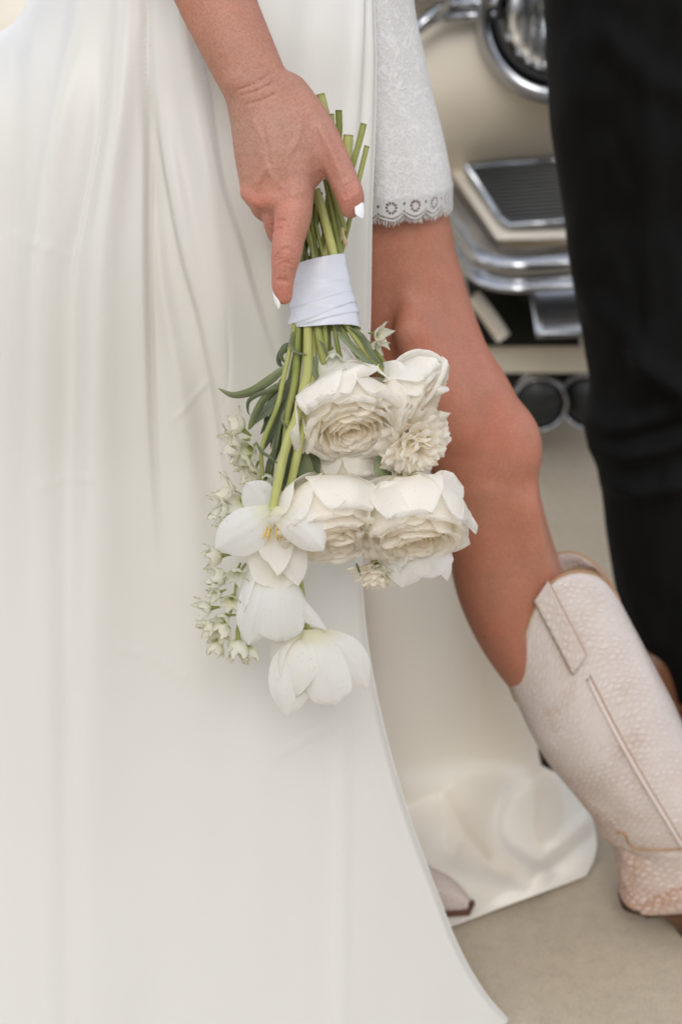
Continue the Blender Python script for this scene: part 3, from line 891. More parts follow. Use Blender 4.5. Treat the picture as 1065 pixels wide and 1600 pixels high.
# lace slip round the thigh: x(row) outline left/right, wrapped round the leg
def build_lace():
    ys = np.linspace(-140, 318, 90)
    xl = np.interp(ys, [-140, 0, 318], [470, 440, 470])
    xr = cat([(-140, 622), (0, 643), (60, 650), (110, 661), (180, 676), (240, 691), (300, 703), (330, 707)], ys)
    ph = np.linspace(R(-200), R(90), 110)               # -90 = left, 0 = toward the camera, 90 = right silhouette
    ys = ys - 33
    C = wY((xl + xr) / 2, ys, 1.338)
    hw = np.linalg.norm(wY(xr, ys, 1.338) - wY(xl, ys, 1.338), axis=1) / 2
    q = ph[None, :]
    dep = .087
    fold = 1 + .03 * np.sin(q * 5 + ys[:, None] / 130.) + .02 * np.sin(q * 11 + 1)
    P = np.stack([C[:, None, 0] + hw[:, None] * np.sin(q), C[:, None, 1] - dep * fold * np.cos(q), np.broadcast_to(C[:, None, 2], (len(ys), len(ph)))], -1)
    uu = np.broadcast_to(ph[None] * .11, P.shape[:2]); vv = np.broadcast_to(ys[:, None] / 1800., P.shape[:2])
    L = grid('lace_slip', P, M_lace, bride, uv=np.stack([uu * 10, vv * 10], -1))
    tag(L, 'white lace slip with an eyelet and fringe hem above the knee')
    # eyelet border: a strip with real holes and a scalloped edge
    n, m = 760, 76
    hw_e, C_e = hw[-1], C[-1]
    ph = np.linspace(R(-200), R(90), n)
    arc = np.cumsum(np.r_[0, np.hypot(np.diff(hw_e * np.sin(ph)), np.diff(dep * np.cos(ph)))])
    arc = arc - arc[-1]                                  # metres, 0 at the right end
    t = np.linspace(0, 1, m)
    Wd = .0205                                           # band depth in metres
    A, T = np.meshgrid(arc, t, indexing='ij')
    D = T * Wd
    per = .0235
    f = (A / per + .30) % 1.0 - .5
    scal = .0145 + .0050 * np.sqrt(np.maximum(1 - (2 * f)**2, 0))
    cen = (f * per, D - .0078)
    rr, an = np.hypot(*cen), np.arctan2(cen[1], cen[0])
    hole = (np.abs(rr - .0043) < .0010) & (np.cos(an * 10) > -.05)          # ring of eyelets
    edged = scal - .0028
    hole |= (np.abs(D - edged) < .0006) & (np.cos(A / .0021 * 2 * np.pi) > -.1)
    hole |= (np.abs(f) > .47) & (np.abs(D - .0065) < .0011)
    keep = (D < scal) & ~hole
    s = sm(0, 1, T)
    fold = 1 + .03 * np.sin(ph * 5 + ys[-1] / 130.) + .02 * np.sin(ph * 11 + 1)
    Pb = np.stack([C_e[0] + (hw_e + .0004) * np.sin(ph)[:, None] + 0 * D, C_e[1] - (dep * fold * np.cos(ph))[:, None] - .0004 - .05 * D, C_e[2] - D + .0012 + .0008 * np.sin(A * 300)], -1)
    Fc = gridfaces(n, m)
    kf = keep[:-1, :-1] & keep[1:, :-1] & keep[1:, 1:] & keep[:-1, 1:]
    Fc = Fc[kf.ravel()]
    used = np.unique(Fc); re = np.full(n * m, -1); re[used] = np.arange(len(used))
    V = Pb.reshape(-1, 3)[used]
    uvb = np.stack([A * 60, D * 60], -1).reshape(-1, 2)[used]
    bd = mesh('lace_border', V, re[Fc], M_lace, L, True, None, uvb)
    so = bd.modifiers.new('thickness', 'SOLIDIFY'); so.thickness = .0006
    # fringe threads
    fb = MB()
    rs = np.random.default_rng(4)
    for a in np.arange(arc[0] + .001, -.0005, .00125):
        i = int(np.searchsorted(arc, a))
        sc = np.interp(a, arc, scal[:, 0])
        p0 = np.array([np.interp(a, arc, Pb[:, 0, 0]), np.interp(a, arc, Pb[:, 0, 1]), C_e[2] - sc + .0014])
        ln = .0048 * rs.uniform(.65, 1.25)
        p1 = p0 + np.array([rs.normal(0, .0008), rs.normal(0, .0006) - .0004, -ln])
        mid = (p0 + p1) / 2 + np.array([rs.normal(0, .0004), 0, 0])
        fb.add(*tube(spline([p0, mid, p1], 4), [.00042, .00042, .00036, .0002], 4))
    tag(fb.build('lace_fringe', M_lace, L), kind='stuff')
build_lace()

# ------------------------------------------------------------------ cowboy boots
def boot(Bp, Fp, hw, Yc, lean, parent, name_label, flipdepth=1, top=True):
    """Bp / Fp: rear and front outline pixels (same count), hw: half width in metres, Yc: ground distance of its middle plane"""
    n = 120
    B2, F2 = spline(Bp, n), spline(Fp, n)
    wv = cat(list(zip(np.linspace(0, 1, len(hw)), hw)), np.linspace(0, 1, n))
    Yv = cat(list(zip(np.linspace(0, 1, len(Yc)), Yc)), np.linspace(0, 1, n))
    Bw, Fw = wY(B2[:, 0], B2[:, 1], Yv), wY(F2[:, 0], F2[:, 1], Yv)
    m = 128
    ph = np.linspace(0, 2 * np.pi, m, endpoint=False)       # 0 = front, pi/2 = toward the camera
    t = np.linspace(0, 1, n)[:, None]
    C, A = (Bw + Fw) / 2, (Fw - Bw) / 2
    c, s = np.cos(ph), np.sin(ph)
    pw = 1.0
    P = C[:, None] + A[:, None] * c[None, :, None] + np.array([0, -1., 0]) * (wv[:, None] * np.sign(s) * np.abs(s)**np.where(c < .2, .92 - .55 * sm(.58, .70, t), .92))[..., None]
    # creases in the leather
    d = np.stack([0 * P[..., 0], -s * np.ones((n, 1)), 0 * P[..., 0]], -1) + A[:, None] / np.linalg.norm(A, axis=1)[:, None, None] * c[None, :, None]
    rel = .0022 * vnoise(ph[None] * 2.3, t * 14, 31) + .0012 * vnoise(ph[None] * 5, t * 30, 32) * sm(.25, .5, t)
    rel = rel + .0030 * np.exp(-((np.minimum(np.abs(ph - np.pi / 2 + .14), np.abs(ph - 1.5 * np.pi - .14))[None]) / .035)**2) * sm(.68, .55, t) * sm(.14, .2, t)
    P = P + d * rel[..., None]
    return P, Bw, Fw, C, A, ph, t
def build_boot_main():
    Bp = [(731, 955), (797, 1083), (835, 1154), (876, 1212), (914, 1262), (933, 1297), (955, 1318), (965, 1374), (977, 1404), (1062, 1374), (1165, 1424), (1270, 1446), (1370, 1454)]
    Fp = [(909, 824), (976, 953), (1022, 1045), (1068, 1138), (1108, 1214), (1142, 1265), (1180, 1300), (1225, 1330), (1272, 1358), (1330, 1390), (1372, 1415), (1395, 1432), (1412, 1448)]
    P, Bw, Fw, C, A, ph, t = boot(Bp, Fp, [.060, .060, .060, .058, .055, .050, .042, .037, .037, .041, .046, .045, .018],
                                  [1.31, 1.305, 1.30, 1.30, 1.30, 1.30, 1.295, 1.29, 1.285, 1.27, 1.25, 1.23, 1.22], 0, bride, '')
    n, m = P.shape[:2]
    # scalloped top: cut depth as a function of the angle, by sliding the first rows down
    seam = np.pi / 2 - .14
    side = np.minimum(np.abs(ph - seam), np.abs(2 * np.pi - seam - ph))       # 0 at the side seams
    back = np.cos(ph) < np.cos(seam)
    side = np.where(back, side / (np.pi - seam) * 1.57, np.abs(np.where(ph > np.pi, 2 * np.pi - ph, ph) - seam) / seam * 1.57)
    x_ = np.clip(side / 1.57, 0, 1)
    dip = np.where(back, .116 * x_**1.05 - .006 * np.sin(np.clip((x_ - .45) / .4, 0, 1) * np.pi) + .004 * np.exp(-((x_ - .90) / .05)**2), .092 * x_**2.2)
    dip = dip + .004 * np.exp(-(x_ / .10)**2) + np.where(ph > np.pi, .032 * np.sin(ph - np.pi), 0)
    lenv_ = np.cumsum(np.r_[0, np.linalg.norm(np.diff(C, axis=0), axis=1)])
    f0 = np.interp(dip, lenv_, np.linspace(0, 1, n))
    # resample every column so that it starts at f0
    out = np.zeros_like(P)
    tt = np.linspace(0, 1, n)
    for j in range(m):
        q = f0[j] + (1 - f0[j]) * tt
        for a in range(3): out[:, j, a] = np.interp(q, tt, P[:, j, a])
    P = out
    circ = ph / (2 * np.pi) * .42
    lenv = np.cumsum(np.r_[0, np.linalg.norm(np.diff(C, axis=0), axis=1)])
    uv = np.stack(np.broadcast_arrays(circ[None, :], lenv[:, None]), -1)
    wear = .95 * np.exp(-((np.abs(ph[None] - np.pi) - .0) / 1.0)**2) * sm(.10, .3, t) + .6 * sm(.42, .55, t) * np.exp(-((ph[None] - np.pi) / 1.4)**2)
    bt = grid('cowboy_boot', P, M_boot, bride, cv=True, uv=uv, attr={'wear': wear})
    so = bt.modifiers.new('thickness', 'SOLIDIFY'); so.thickness = .0022; so.offset = 1
    tag(bt, 'white snakeskin cowboy boot with brown heel, planted to the right')
    # lining just inside the top
    inner = P[:34] + nrm(C[8] + (C[20] - C[8]) * .4 - P[:34]) * .0035
    grid('boot_lining', inner, M_lining, bt, cv=True)
    # binding along the top edge
    top = np.vstack([P[0], P[:1, 0]])
    MB().add(*tube(top, .0014, 6)).build('top_binding', M_thread, bt)
    def surf(pts, off=.0012):
        """(angle, t) pairs on the boot surface"""
        o = []
        for a, q in pts:
            j = (a % (2 * np.pi)) / (2 * np.pi) * m; i = np.clip(q, 0, 1) * (n - 1)
            j0, i0 = int(j) % m, min(int(i), n - 2)
            fj, fi = j - int(j), i - i0
            p = (P[i0, j0] * (1 - fi) + P[i0 + 1, j0] * fi) * (1 - fj) + (P[i0, (j0 + 1) % m] * (1 - fi) + P[i0 + 1, (j0 + 1) % m] * fi) * fj
            cc = C[i0]
            o.append(p + nrm(p - cc) * off)
        return np.array(o)
    # pull strap: folded band standing over the side seam
    a0, wa = seam, .135
    rows = np.linspace(-.02, .066, 24)
    lft, rgt = surf([(a0 + wa, max(r, 0)) for r in rows], .0034), surf([(a0 - wa, max(r, 0)) for r in rows], .0042)
    up = nrm(C[0] - C[6])
    for q, r in enumerate(rows):
        if r < 0: lft[q] += up * (-r) * .35; rgt[q] += up * (-r) * .35
    st = []
    for a, b in zip(lft, rgt):
        st.append([a + (b - a) * k + nrm(np.cross(b - a, up)) * 0 for k in np.linspace(0, 1, 8)])
    st = np.array(st)
    sp = grid('pull_strap', st, M_boot, bt, uv=np.stack(np.broadcast_arrays(np.linspace(0, .03, 8)[None], np.linspace(0, .09, 24)[:, None]), -1), attr={'wear': np.full((24, 8), .15)})
    so = sp.modifiers.new('thickness', 'SOLIDIFY'); so.thickness = .003; so.offset = 1
    sb = MB()
    for k in (0, 1):
        e = st[:, -1 if k else 0]
        sb.add(*tube(spline(e, 40), .0010, 5))
    sb.add(*tube(st[-1], .0011, 5))
    sb.build('strap_stitching', M_thread, bt)
    # heel counter stitch line
    qx, qy, _q = proj(P)
    near = (np.sin(ph) > -.35)[None] & (np.arange(n) > 20)[:, None]
    line = []
    for x, y in spline([(934, 1298), (955, 1303), (974, 1301), (981, 1316), (994, 1326), (1030, 1328), (1070, 1325), (1120, 1312)], 60):
        k = np.argmin(np.where(near, (qx - x)**2 + (qy - y)**2, 1e9))
        i_, j_ = divmod(k, m)
        zz = w2c(P[i_, j_])[2]
        line.append(wz(x, y, zz - .0012) if (qx[i_, j_] - x)**2 + (qy[i_, j_] - y)**2 < 30 else P[i_, j_])
    MB().add(*tube(spline(np.array(line)[::3], 50), .0013, 5)).build('counter_stitching', M_thread, bt)
    sq = np.linspace(.085, .56, 60)
    sp_ = surf([(seam - .02 + .10 * q, q) for q in sq], .0016)
    MB().add(*tube(sp_, .0016, 6)).build('side_piping', M_strap, bt)
    MB().add(*tube(surf([(seam - .075 + .10 * q, q) for q in sq], .0002), .0007, 5)).build('side_stitching', M_thread, bt)
    # sole, welt, stacked heel
    def slab(outline, th, name, mt, lean=(0, 0)):
        o = np.array(outline)
        k = len(o)
        lo = o - np.array([0, 0, th]) + np.array([lean[0], lean[1], 0])
        V = np.vstack([o, lo])
        Fc = [tuple(range(k)), tuple(range(2 * k - 1, k - 1, -1))] + [(i, i + k, (i + 1) % k + k, (i + 1) % k) for i in range(k)]
        b = mesh(name, V, [f[::-1] for f in Fc], mt, bt, False)
        bv = b.modifiers.new('edge', 'BEVEL'); bv.width = .0015; bv.segments = 2
        return b
    ctr = spline([wY(977, 1411, 1.285), wY(1062, 1389, 1.27), wY(1165, 1436, 1.25), wY(1270, 1452, 1.23), wY(1405, 1456, 1.218)], 40)
    w = cat([(0, .028), (.12, .036), (.3, .033), (.65, .048), (.9, .036), (1, .012)], np.linspace(0, 1, 40))
    wl = MB()
    a, b = ctr + np.array([0, -1, 0]) * w[:, None], ctr + np.array([0, 1, 0]) * w[:, None]
    a[0] += [-.002, 0, 0]; b[0] += [-.002, 0, 0]
    JN = 50
    loop = [P[i, JN] for i in range(118, 73, -3)] + [P[72, q] for q in range(JN, 129 - JN, 2)] + [P[i, 128 - JN] for i in range(75, 119, 3)]
    zb = [P[i, 64, 2] for i in range(118, 73, -3)] + [P[73, 64, 2]] * len(range(JN, 129 - JN, 2)) + [P[i, 64, 2] for i in range(75, 119, 3)]
    loop, zb = np.array(loop), np.array(zb) + .0012
    kk = len(loop)
    nx = nrm(np.roll(loop, -1, 0)[:, :2] - np.roll(loop, 1, 0)[:, :2])
    ow = np.stack([nx[:, 1], -nx[:, 0]], -1)
    ow *= np.sign(((loop[:, :2] - loop[:, :2].mean(0)) * ow).sum(1).sum())
    for nm, z0, z1, gx, mt in (('welt', 0, -.0034, .0016, M_welt), ('sole', -.0036, -.0072, .0005, M_heel)):
        top_ = np.column_stack([loop[:, :2] + ow * gx, zb + z0]); bot_ = np.column_stack([loop[:, :2] + ow * gx, zb + z1])
        mesh(nm, np.vstack([top_, bot_]), [tuple(range(kk)), tuple(range(2 * kk - 1, kk - 1, -1))] + [(i, i + kk, (i + 1) % kk + kk, (i + 1) % kk) for i in range(kk)], mt, bt, False)
    # heel block, undershot
    th = np.linspace(0, 2 * np.pi, 40, endpoint=False)
    xb0, xf0, xb1, xf1 = (wY(x, 1440, 1.275)[0] for x in (979, 1135, 1060, 1122))
    rowsP = []
    for q in np.linspace(0, 1, 9):
        xb, xf = xb0 + (xb1 - xb0) * q**.9, xf0 + (xf1 - xf0) * q
        sx = np.sign(np.cos(th)) * np.abs(np.cos(th))**.75
        X_ = (xb + xf) / 2 + (xf - xb) / 2 * sx
        zt = np.interp(X_, loop[len(loop) // 2:, 0], zb[len(loop) // 2:]) - .0070
        rowsP.append(np.stack([X_, 1.283 + .031 * (1 - .13 * q) * np.sin(th), zt * (1 - q) + .004 * q], -1))
    rowsP = np.array(rowsP)
    grid('heel', rowsP, M_heel, bt, cv=True)
    cap = np.stack([rowsP[-1], rowsP[-1] * [1, 1, 0]], 0)
    grid('heel_cap', cap, M_welt, bt, cv=True)
build_boot_main()

def build_boot_toe():
    """tip of the other boot peeking out from the hem: pointed toe on its sole"""
    tip = wH(733, 1418, .014); tip[2] = 0
    d = nrm([.86, -.36, 0]); sd_ = np.array([-d[1], d[0], 0])
    ks = np.linspace(0, 1, 30)
    wid = cat([(0, .006), (.06, .016), (.16, .024), (.4, .040), (.62, .043), (.85, .03), (1, .032)], ks)
    hgt = cat([(0, .012), (.06, .026), (.2, .038), (.45, .06), (.7, .10), (.85, .14), (1, .15)], ks)
    base = .016
    th = np.linspace(0, np.pi, 20)
    P = np.array([[tip - d * k * .27 + sd_ * w * np.cos(a) + np.array([0, 0, base + (h - .004) * np.sin(a)**.8]) for a in th] for k, w, h in zip(ks, wid, hgt)])
    uv = np.stack(np.broadcast_arrays(np.linspace(0, .15, 20)[None], ks[:, None] * .27), -1)
    b = grid('cowboy_boot', P, M_boot, bride, uv=uv, attr={'wear': np.full((30, 20), .45)})
    tag(b, 'toe of the other boot peeking out under the hem')
    for nm, z0, z1, g_, mt in (('welt', .0165, .011, .0035, M_heel), ('sole', .0108, .002, .003, M_heel)):
        q = [tip - d * k * .27 + sd_ * s_ * (w + g_) for k, w, s_ in [(k, w, 1) for k, w in zip(ks, wid)] + [(k, w, -1) for k, w in zip(ks[::-1], wid[::-1])]]
        q = np.array(q); q[0] += d * g_; q[-1] += d * g_; k = len(q)
        V = np.vstack([q + [0, 0, z0], q + [0, 0, z1]])
        mesh(nm, V, [tuple(range(k)), tuple(range(2 * k - 1, k - 1, -1))] + [(i, i + k, (i + 1) % k + k, (i + 1) % k) for i in range(k)], mt, b, False)
    # shaft up under the skirt
    cs = spline([tip - d * .235 + [0, 0, .10], tip - d * .245 + [0, 0, .2], tip - d * .25 + [0, 0, .34]], 12)
    V, Fc = tube(cs, cat([(0, .04), (.4, .045), (1, .058)], np.linspace(0, 1, 12)), 24)
    mesh('shaft', V, Fc, M_strap, b)
build_boot_toe()

# ------------------------------------------------------------------ groom
groom = empty('person', (*wY(1030, 1100, 1.76)[:2], 0))
tag(groom, 'man in black suit trousers and brown shoes standing beside the cream car', 'person')
def build_trousers():
    ys = np.linspace(-420, 1064, 170)
    xl = cat([(-420, 838), (-100, 846), (0, 850), (100, 853), (180, 858), (260, 869), (330, 880), (420, 893), (500, 905), (560, 914), (605, 921), (640, 915), (665, 913), (700, 921), (740, 935), (800, 944), (850, 950), (900, 957), (950, 968), (1000, 985), (1040, 1002), (1064, 1012)], ys)
    xr = cat([(-420, 1115), (0, 1120), (300, 1125), (600, 1130), (800, 1140), (1064, 1165)], ys)
    Yc = 1.75
    ph = np.linspace(0, 2 * np.pi, 140, endpoint=False)     # 0 = toward camera, pi/2 = right
    L, Rr = wY(xl, ys, Yc), wY(xr, ys, Yc)
    C, hw = (L + Rr) / 2, (Rr - L)[:, 0] / 2
    dep = cat([(-420, .10), (0, .095), (600, .085), (1064, .078)], ys)
    sx = np.sin(ph)
    P = np.stack([C[:, None, 0] + hw[:, None] * sx, C[:, None, 1] - dep[:, None] * np.cos(ph), np.broadcast_to(C[:, None, 2], (len(ys), 140))], -1)
    px, py, _ = proj(P)
    rel = np.zeros(px.shape)
    def rid(poly, amp, w):
        nonlocal rel
        d, _s = pldist(px, py, poly); rel += amp * np.exp(-(d / w)**2)
    rid([(905, 655), (960, 668), (1030, 655), (1100, 610)], .010, 12)
    rid([(925, 700), (980, 712), (1040, 700), (1110, 670)], .009, 12)
    rid([(938, 750), (1000, 770), (1050, 760), (1110, 740)], .010, 13)
    rid([(1000, 560), (1050, 600), (1110, 640)], .008, 16)
    rid([(880, 380), (930, 480), (1000, 560), (1080, 640)], .007, 22)
    rid([(960, 60), (1010, 120), (1100, 160)], .008, 26)
    rid([(950, 820), (985, 920), (1020, 1010)], .006, 18)
    rid([(1010, -100), (1006, 300), (1020, 640)], .005, 14)
    rel += .006 * vnoise(px / 60., py / 110., 41) + .003 * vnoise(px / 25., py / 50., 42)
    rel *= 1.5 * (np.maximum(np.cos(ph), 0)[None] * .9 + .1)
    out = np.stack([np.broadcast_to(sx, px.shape), -np.broadcast_to(np.cos(ph), px.shape), 0 * px], -1)
    P = P + out * rel[..., None]
    # second leg beside it (out of the picture to the right), joined at the seat
    V, Fc = P.reshape(-1, 3), gridfaces(len(ys), 140, False, True)
    P2 = P + np.array([.245, .12, 0])
    seat = []
    top = P[0]
    for q in np.linspace(0, 1, 6):
        c = np.array([C[0][0] + .12, C[0][1] + .06, C[0][2] - .05 + .22 * q])
        seat.append(np.stack([c[0] + (.20 - .03 * q) * sx, c[1] - (.13 - .02 * q) * np.cos(ph), np.full(140, c[2])], -1))
    S = np.array(seat)
    V = np.vstack([V, P2.reshape(-1, 3), S.reshape(-1, 3)])
    k = len(ys) * 140
    Fc = np.vstack([Fc, Fc + k, gridfaces(6, 140, False, True) + 2 * k])
    mesh('trousers', V, Fc, M_black, groom)
    return C
TC = build_trousers()
def shoe(toe, heel, up):
    """leather shoe from toe to heel on the ground"""
    toe, heel = np.asarray(toe, float), np.asarray(heel, float)
    d = nrm(toe - heel); L = np.linalg.norm(toe - heel); sd_ = np.array([-d[1], d[0], 0])
    ks = np.linspace(0, 1, 32)
    wid = cat([(0, .008), (.04, .022), (.15, .036), (.35, .047), (.6, .040), (.85, .036), (.96, .028), (1, .01)], ks)
    hgt = cat([(0, .012), (.05, .034), (.25, .048), (.45, .068), (.62, .105), (.8, .13), (.95, .125), (1, .10)], ks)
    th = np.linspace(0, np.pi, 24)
    P = np.array([[toe - d * k * L + sd_ * w * np.cos(a) * (1 - .15 * np.sin(a)) + np.array([0, 0, .03 + h * np.sin(a)**.75]) for a in th] for k, w, h in zip(ks, wid, hgt)])
    b = grid('shoe', P, M_brown, groom)
    for nm, z0, z1, g_, mt, lo in (('welt', .031, .026, .005, M_heel, 0), ('sole', .0257, .012, .004, M_sole, 0), ('heel', .0117, .0, .002, M_sole, .66)):
        kk = ks[ks >= lo]; ww = wid[ks >= lo]
        q = np.array([toe - d * k * L + sd_ * (w + g_) for k, w in zip(kk, ww)] + [toe - d * k * L - sd_ * (w + g_) for k, w in zip(kk[::-1], ww[::-1])])
        k = len(q)
        V = np.vstack([q + [0, 0, z0], q + [0, 0, z1]])
        mesh(nm, V, [tuple(range(k)), tuple(range(2 * k - 1, k - 1, -1))] + [(i, i + k, (i + 1) % k + k, (i + 1) % k) for i in range(k)], mt, b, False)
_toe = wH(836, 1208, 0.0); _heel = wH(1105, 1092, 0.0)
shoe(_toe, _heel, 0)
shoe(_toe + [.26, .10, 0], _heel + [.26, .12, 0], 0)

# ------------------------------------------------------------------ bouquet
bq = empty('bouquet', tuple(wz(505, 460, 1.075)))
tag(bq, 'hanging bouquet of cream roses and white tulips with a white satin ribbon wrap', 'bouquet')
def bp(x, y, d=0):                   # bouquet point: pixel and depth in pixels behind its own hanging plane
    z = 1.066 + np.interp(y, [100, 300, 500, 800, 1120], [-.002, .012, .020, .052, .085]) + d * PX
    return wz(x, y, z)
def stem(pts, w, tint=.5, name='stem', tints=None):
    q = np.array([[*bp(x, y, d), ] for x, y, d in pts])
    n = max(12, len(pts) * 8)
    C = spline(q, n)
    rad = np.interp(np.linspace(0, 1, n), np.linspace(0, 1, len(np.atleast_1d(w))), np.atleast_1d(w)) * PX / 2
    rad = rad * (1 + .05 * vnoise(np.arange(n) * .6, len(pts) * 3.1 + pts[0][0]))
    V, Fc = tube(C, rad, 12)
    seg = 12
    ti = np.repeat(np.interp(np.linspace(0, 1, n), np.linspace(0, 1, len(np.atleast_1d(tint))), np.atleast_1d(tint)), seg)
    ti = np.r_[ti, .75, .75]
    return MB().add(V, Fc, ti).build(name, M_stem, bq)
# cut ends above the hand, running down through it to the ribbon
stem([(500, 147, 44), (510, 190, 46), (520, 280, 50), (529, 400, 48)], [15, 14, 13, 12], [.5, .45, .3])
stem([(517, 178, 52), (520, 230, 54), (516, 320, 56), (506, 400, 56)], [10, 10, 10], [.6, .4])
stem([(529, 172, 40), (529, 215, 44), (520, 320, 60), (498, 402, 60)], [11, 11, 10], [.12, .1])
stem([(544, 211, 58), (541, 250, 58), (528, 330, 52), (508, 402, 44)], [17, 16, 14], [.95, .8])
stem([(568, 193, 34), (561, 222, 36), (551, 256, 40), (536, 318, 48), (519, 402, 58)], [10.5, 10, 10, 9], [.4, .5, .15, .2])
stem([(573, 228, 46), (563, 270, 46), (547, 340, 44), (530, 404, 46)], [8.5, 8, 8], [.45, .4])
stem([(494, 296, 34), (505, 335, 30), (521, 399, 28), (524, 430, 30)], [13, 15, 16], [.75, .95, .8])
stem([(508, 280, 34), (519, 330, 34), (531, 396, 34), (534, 430, 40)], [9, 10, 11], [.15, .2])
stem([(516, 282, 30), (527, 322, 28), (536, 350, 26), (537, 362, 24)], [10, 10, 9], [.3, .35])
stem([(484, 330, 44), (489, 365, 42), (495, 402, 44)], [9, 9, 9], [.12, .1])
stem([(478, 360, 40), (486, 385, 38), (494, 405, 38)], [8, 8, 8], [.35, .3])
stem([(470, 372, 50), (476, 392, 48), (482, 410, 48)], [8, 8, 8], [.1, .12])
stem([(494, 350, 48), (500, 380, 44), (506, 402, 42)], [6, 7, 7], [.5, .55])
stem([(488, 300, 62), (510, 350, 62), (524, 400, 58)], [10, 10, 10], [.08, .08])
stem([(500, 300, 64), (484, 350, 64), (472, 404, 60)], [10, 10, 10], [.08, .1])
for x0, y0, x1, d, w, t_ in ((486, 318, 474, 56, 8, .12), (497, 312, 486, 54, 9, .2), (512, 306, 500, 52, 8, .1), (476, 345, 470, 46, 7, .4), (503, 330, 512, 50, 8, .3), (492, 310, 516, 58, 9, .1), (480, 352, 490, 36, 6, .55), (520, 318, 526, 46, 7, .45), (470, 372, 468, 44, 6, .2)):
    stem([(x0, y0, d + 4), ((x0 + x1) / 2 + 1.5, (y0 + 404) / 2, d), (x1, 410, d - 4)], [w, w * .95, w], [t_, t_ * .8])
# torn stub by the ribbon
cs = MB()
cs.add(*tube(spline([bp(534, 356, 20), bp(536, 368, 18), bp(539, 378, 16), bp(540, 384, 18)], 12), np.array([3, 4.6, 5, 4.4, 4, 4.3, 4.8, 5, 4.6, 4, 3, 1.5]) * PX, 9, .7))
cs.build('torn_stub', M_cut, bq)
# stems below the ribbon
stem([(466, 500, 8), (464, 540, 4), (462, 585, 2), (457, 615, 4), (449, 650, 8), (444, 700, 14)], [12, 12, 13, 12, 11, 10], [.30, .25, .55, .6])
stem([(481, 500, 2), (480, 575, -6), (473, 612, -12), (463, 652, -16), (449, 690, -24), (437, 740, -34), (426, 797, -36)], [15, 16, 16, 15, 16, 15, 14], [.65, .7, .75, .8, .9])
stem([(490, 500, 14), (486, 600, 2), (476, 662, -6), (468, 692, -14), (458, 740, -20), (446, 797, -14)], [13, 14, 14, 14, 14, 13], [.6, .65, .75, .85])
stem([(460, 505, 4), (453, 545, -2), (443, 590, -6), (433, 635, -8), (415, 680, -8), (408, 712, -4), (410, 762, 4), (398, 860, 14), (385, 960, 18)], [7.5, 8, 8, 8, 7, 7, 6], [.55, .5, .5, .45])
stem([(494, 500, 4), (499, 530, 2), (506, 565, 6), (520, 610, 30)], [13, 14, 14, 12], [.4, .5, .5])
stem([(506, 500, 8), (508, 530, 8), (508, 560, 14)], [10, 10, 9], [.7, .65])
stem([(521, 505, 4), (527, 540, 4), (536, 580, 14)], [8, 8, 8], [.15, .15])
stem([(530, 505, 12), (545, 535, 10), (565, 562, 12), (596, 585, 18)], [9, 9, 9, 9], [.25, .3, .35])
stem([(540, 505, 6), (560, 535, 4), (580, 560, 6), (600, 580, 14)], [9, 10, 12, 12], [.5, .55, .5])
stem([(548, 503, 16), (566, 530, 18), (590, 555, 20), (625, 600, 40)], [9, 9, 9, 9], [.2, .2])
stem([(474, 505, 24), (465, 590, 26), (455, 660, 30), (440, 760, 34)], [8, 8, 8, 8], [.08, .1])
stem([(512, 505, 26), (515, 560, 32), (535, 640, 50), (590, 740, 44)], [10, 10, 11, 13], [.2, .4, .5])
stem([(470, 505, 30), (446, 620, 34), (430, 700, 34), (420, 780, 36)], [6, 6, 6, 6], [.12, .1])
stem([(466, 880, 22), (470, 910, 26), (476, 950, 30), (482, 992, 30)], [8, 8, 8.5, 10], [.65, .7, .85])
stem([(438, 830, 24), (430, 870, 26), (424, 900, 28)], [8, 8, 8], [.6, .7])

# ribbon wrap
def build_ribbon():
    ys = np.linspace(0, 1, 80); ph = np.linspace(0, 2 * np.pi, 120, endpoint=False)
    cx = cat([(0, 502), (.3, 502), (.7, 505), (1, 508.5)], ys)
    hw = cat([(0, 38.5), (.3, 43.5), (.6, 49), (.8, 53), (1, 55.5)], ys)
    rr = np.zeros((80, 120))
    a = (ph[None] / (2 * np.pi))
    xx = np.cos(ph)[None]                                   # -1 left .. 1 right on the front
    fy = ys[:, None]
    for off, sl_, am, w in ((.60, -.10, 1.4, .012), (.80, -.16, 2.4, .014), (.885, -.10, 2.0, .013), (.70, .06, .9, .016), (.34, .03, .7, .02)):
        q = fy - off - sl_ * xx
        rr += am * np.where(q < 0, np.exp(-(q / .09)**2), 1 - 1 * sm(0, w * 2, q)) * np.where(q < 0, 1, np.exp(-(q / .06)**2))
    rr += .6 * vnoise(a * 9, fy * 7, 51) + .35 * vnoise(a * 22, fy * 20, 52)
    yy = 405 + 107 * fy - 8.0 * np.cos(ph)[None] * (1 - fy) + (2.0 * np.cos(ph)[None] - 3 * np.sin(ph * 2)[None]) * fy
    d = 34 + 0 * fy
    front = -np.sin(ph)[None]
    X = cx[:, None] + (hw[:, None] + rr) * np.cos(ph)[None]
    Dp = np.interp(ys, [0, 1], [40, 24])[:, None] + (hw[:, None] * .72 + rr) * front
    Yp = yy + 4 * front
    outer = bp(X, Yp, Dp)
    inner = bp(cx[:, None] + (hw[:, None] + rr - 2) * np.cos(ph)[None], Yp, np.interp(ys, [0, 1], [40, 24])[:, None] + (hw[:, None] * .72 + rr - 2) * front)
    P = np.concatenate([outer, inner[::-1]], 0)
    grid('ribbon_wrap', P, M_ribbon, bq, cu=True, cv=True)
build_ribbon()

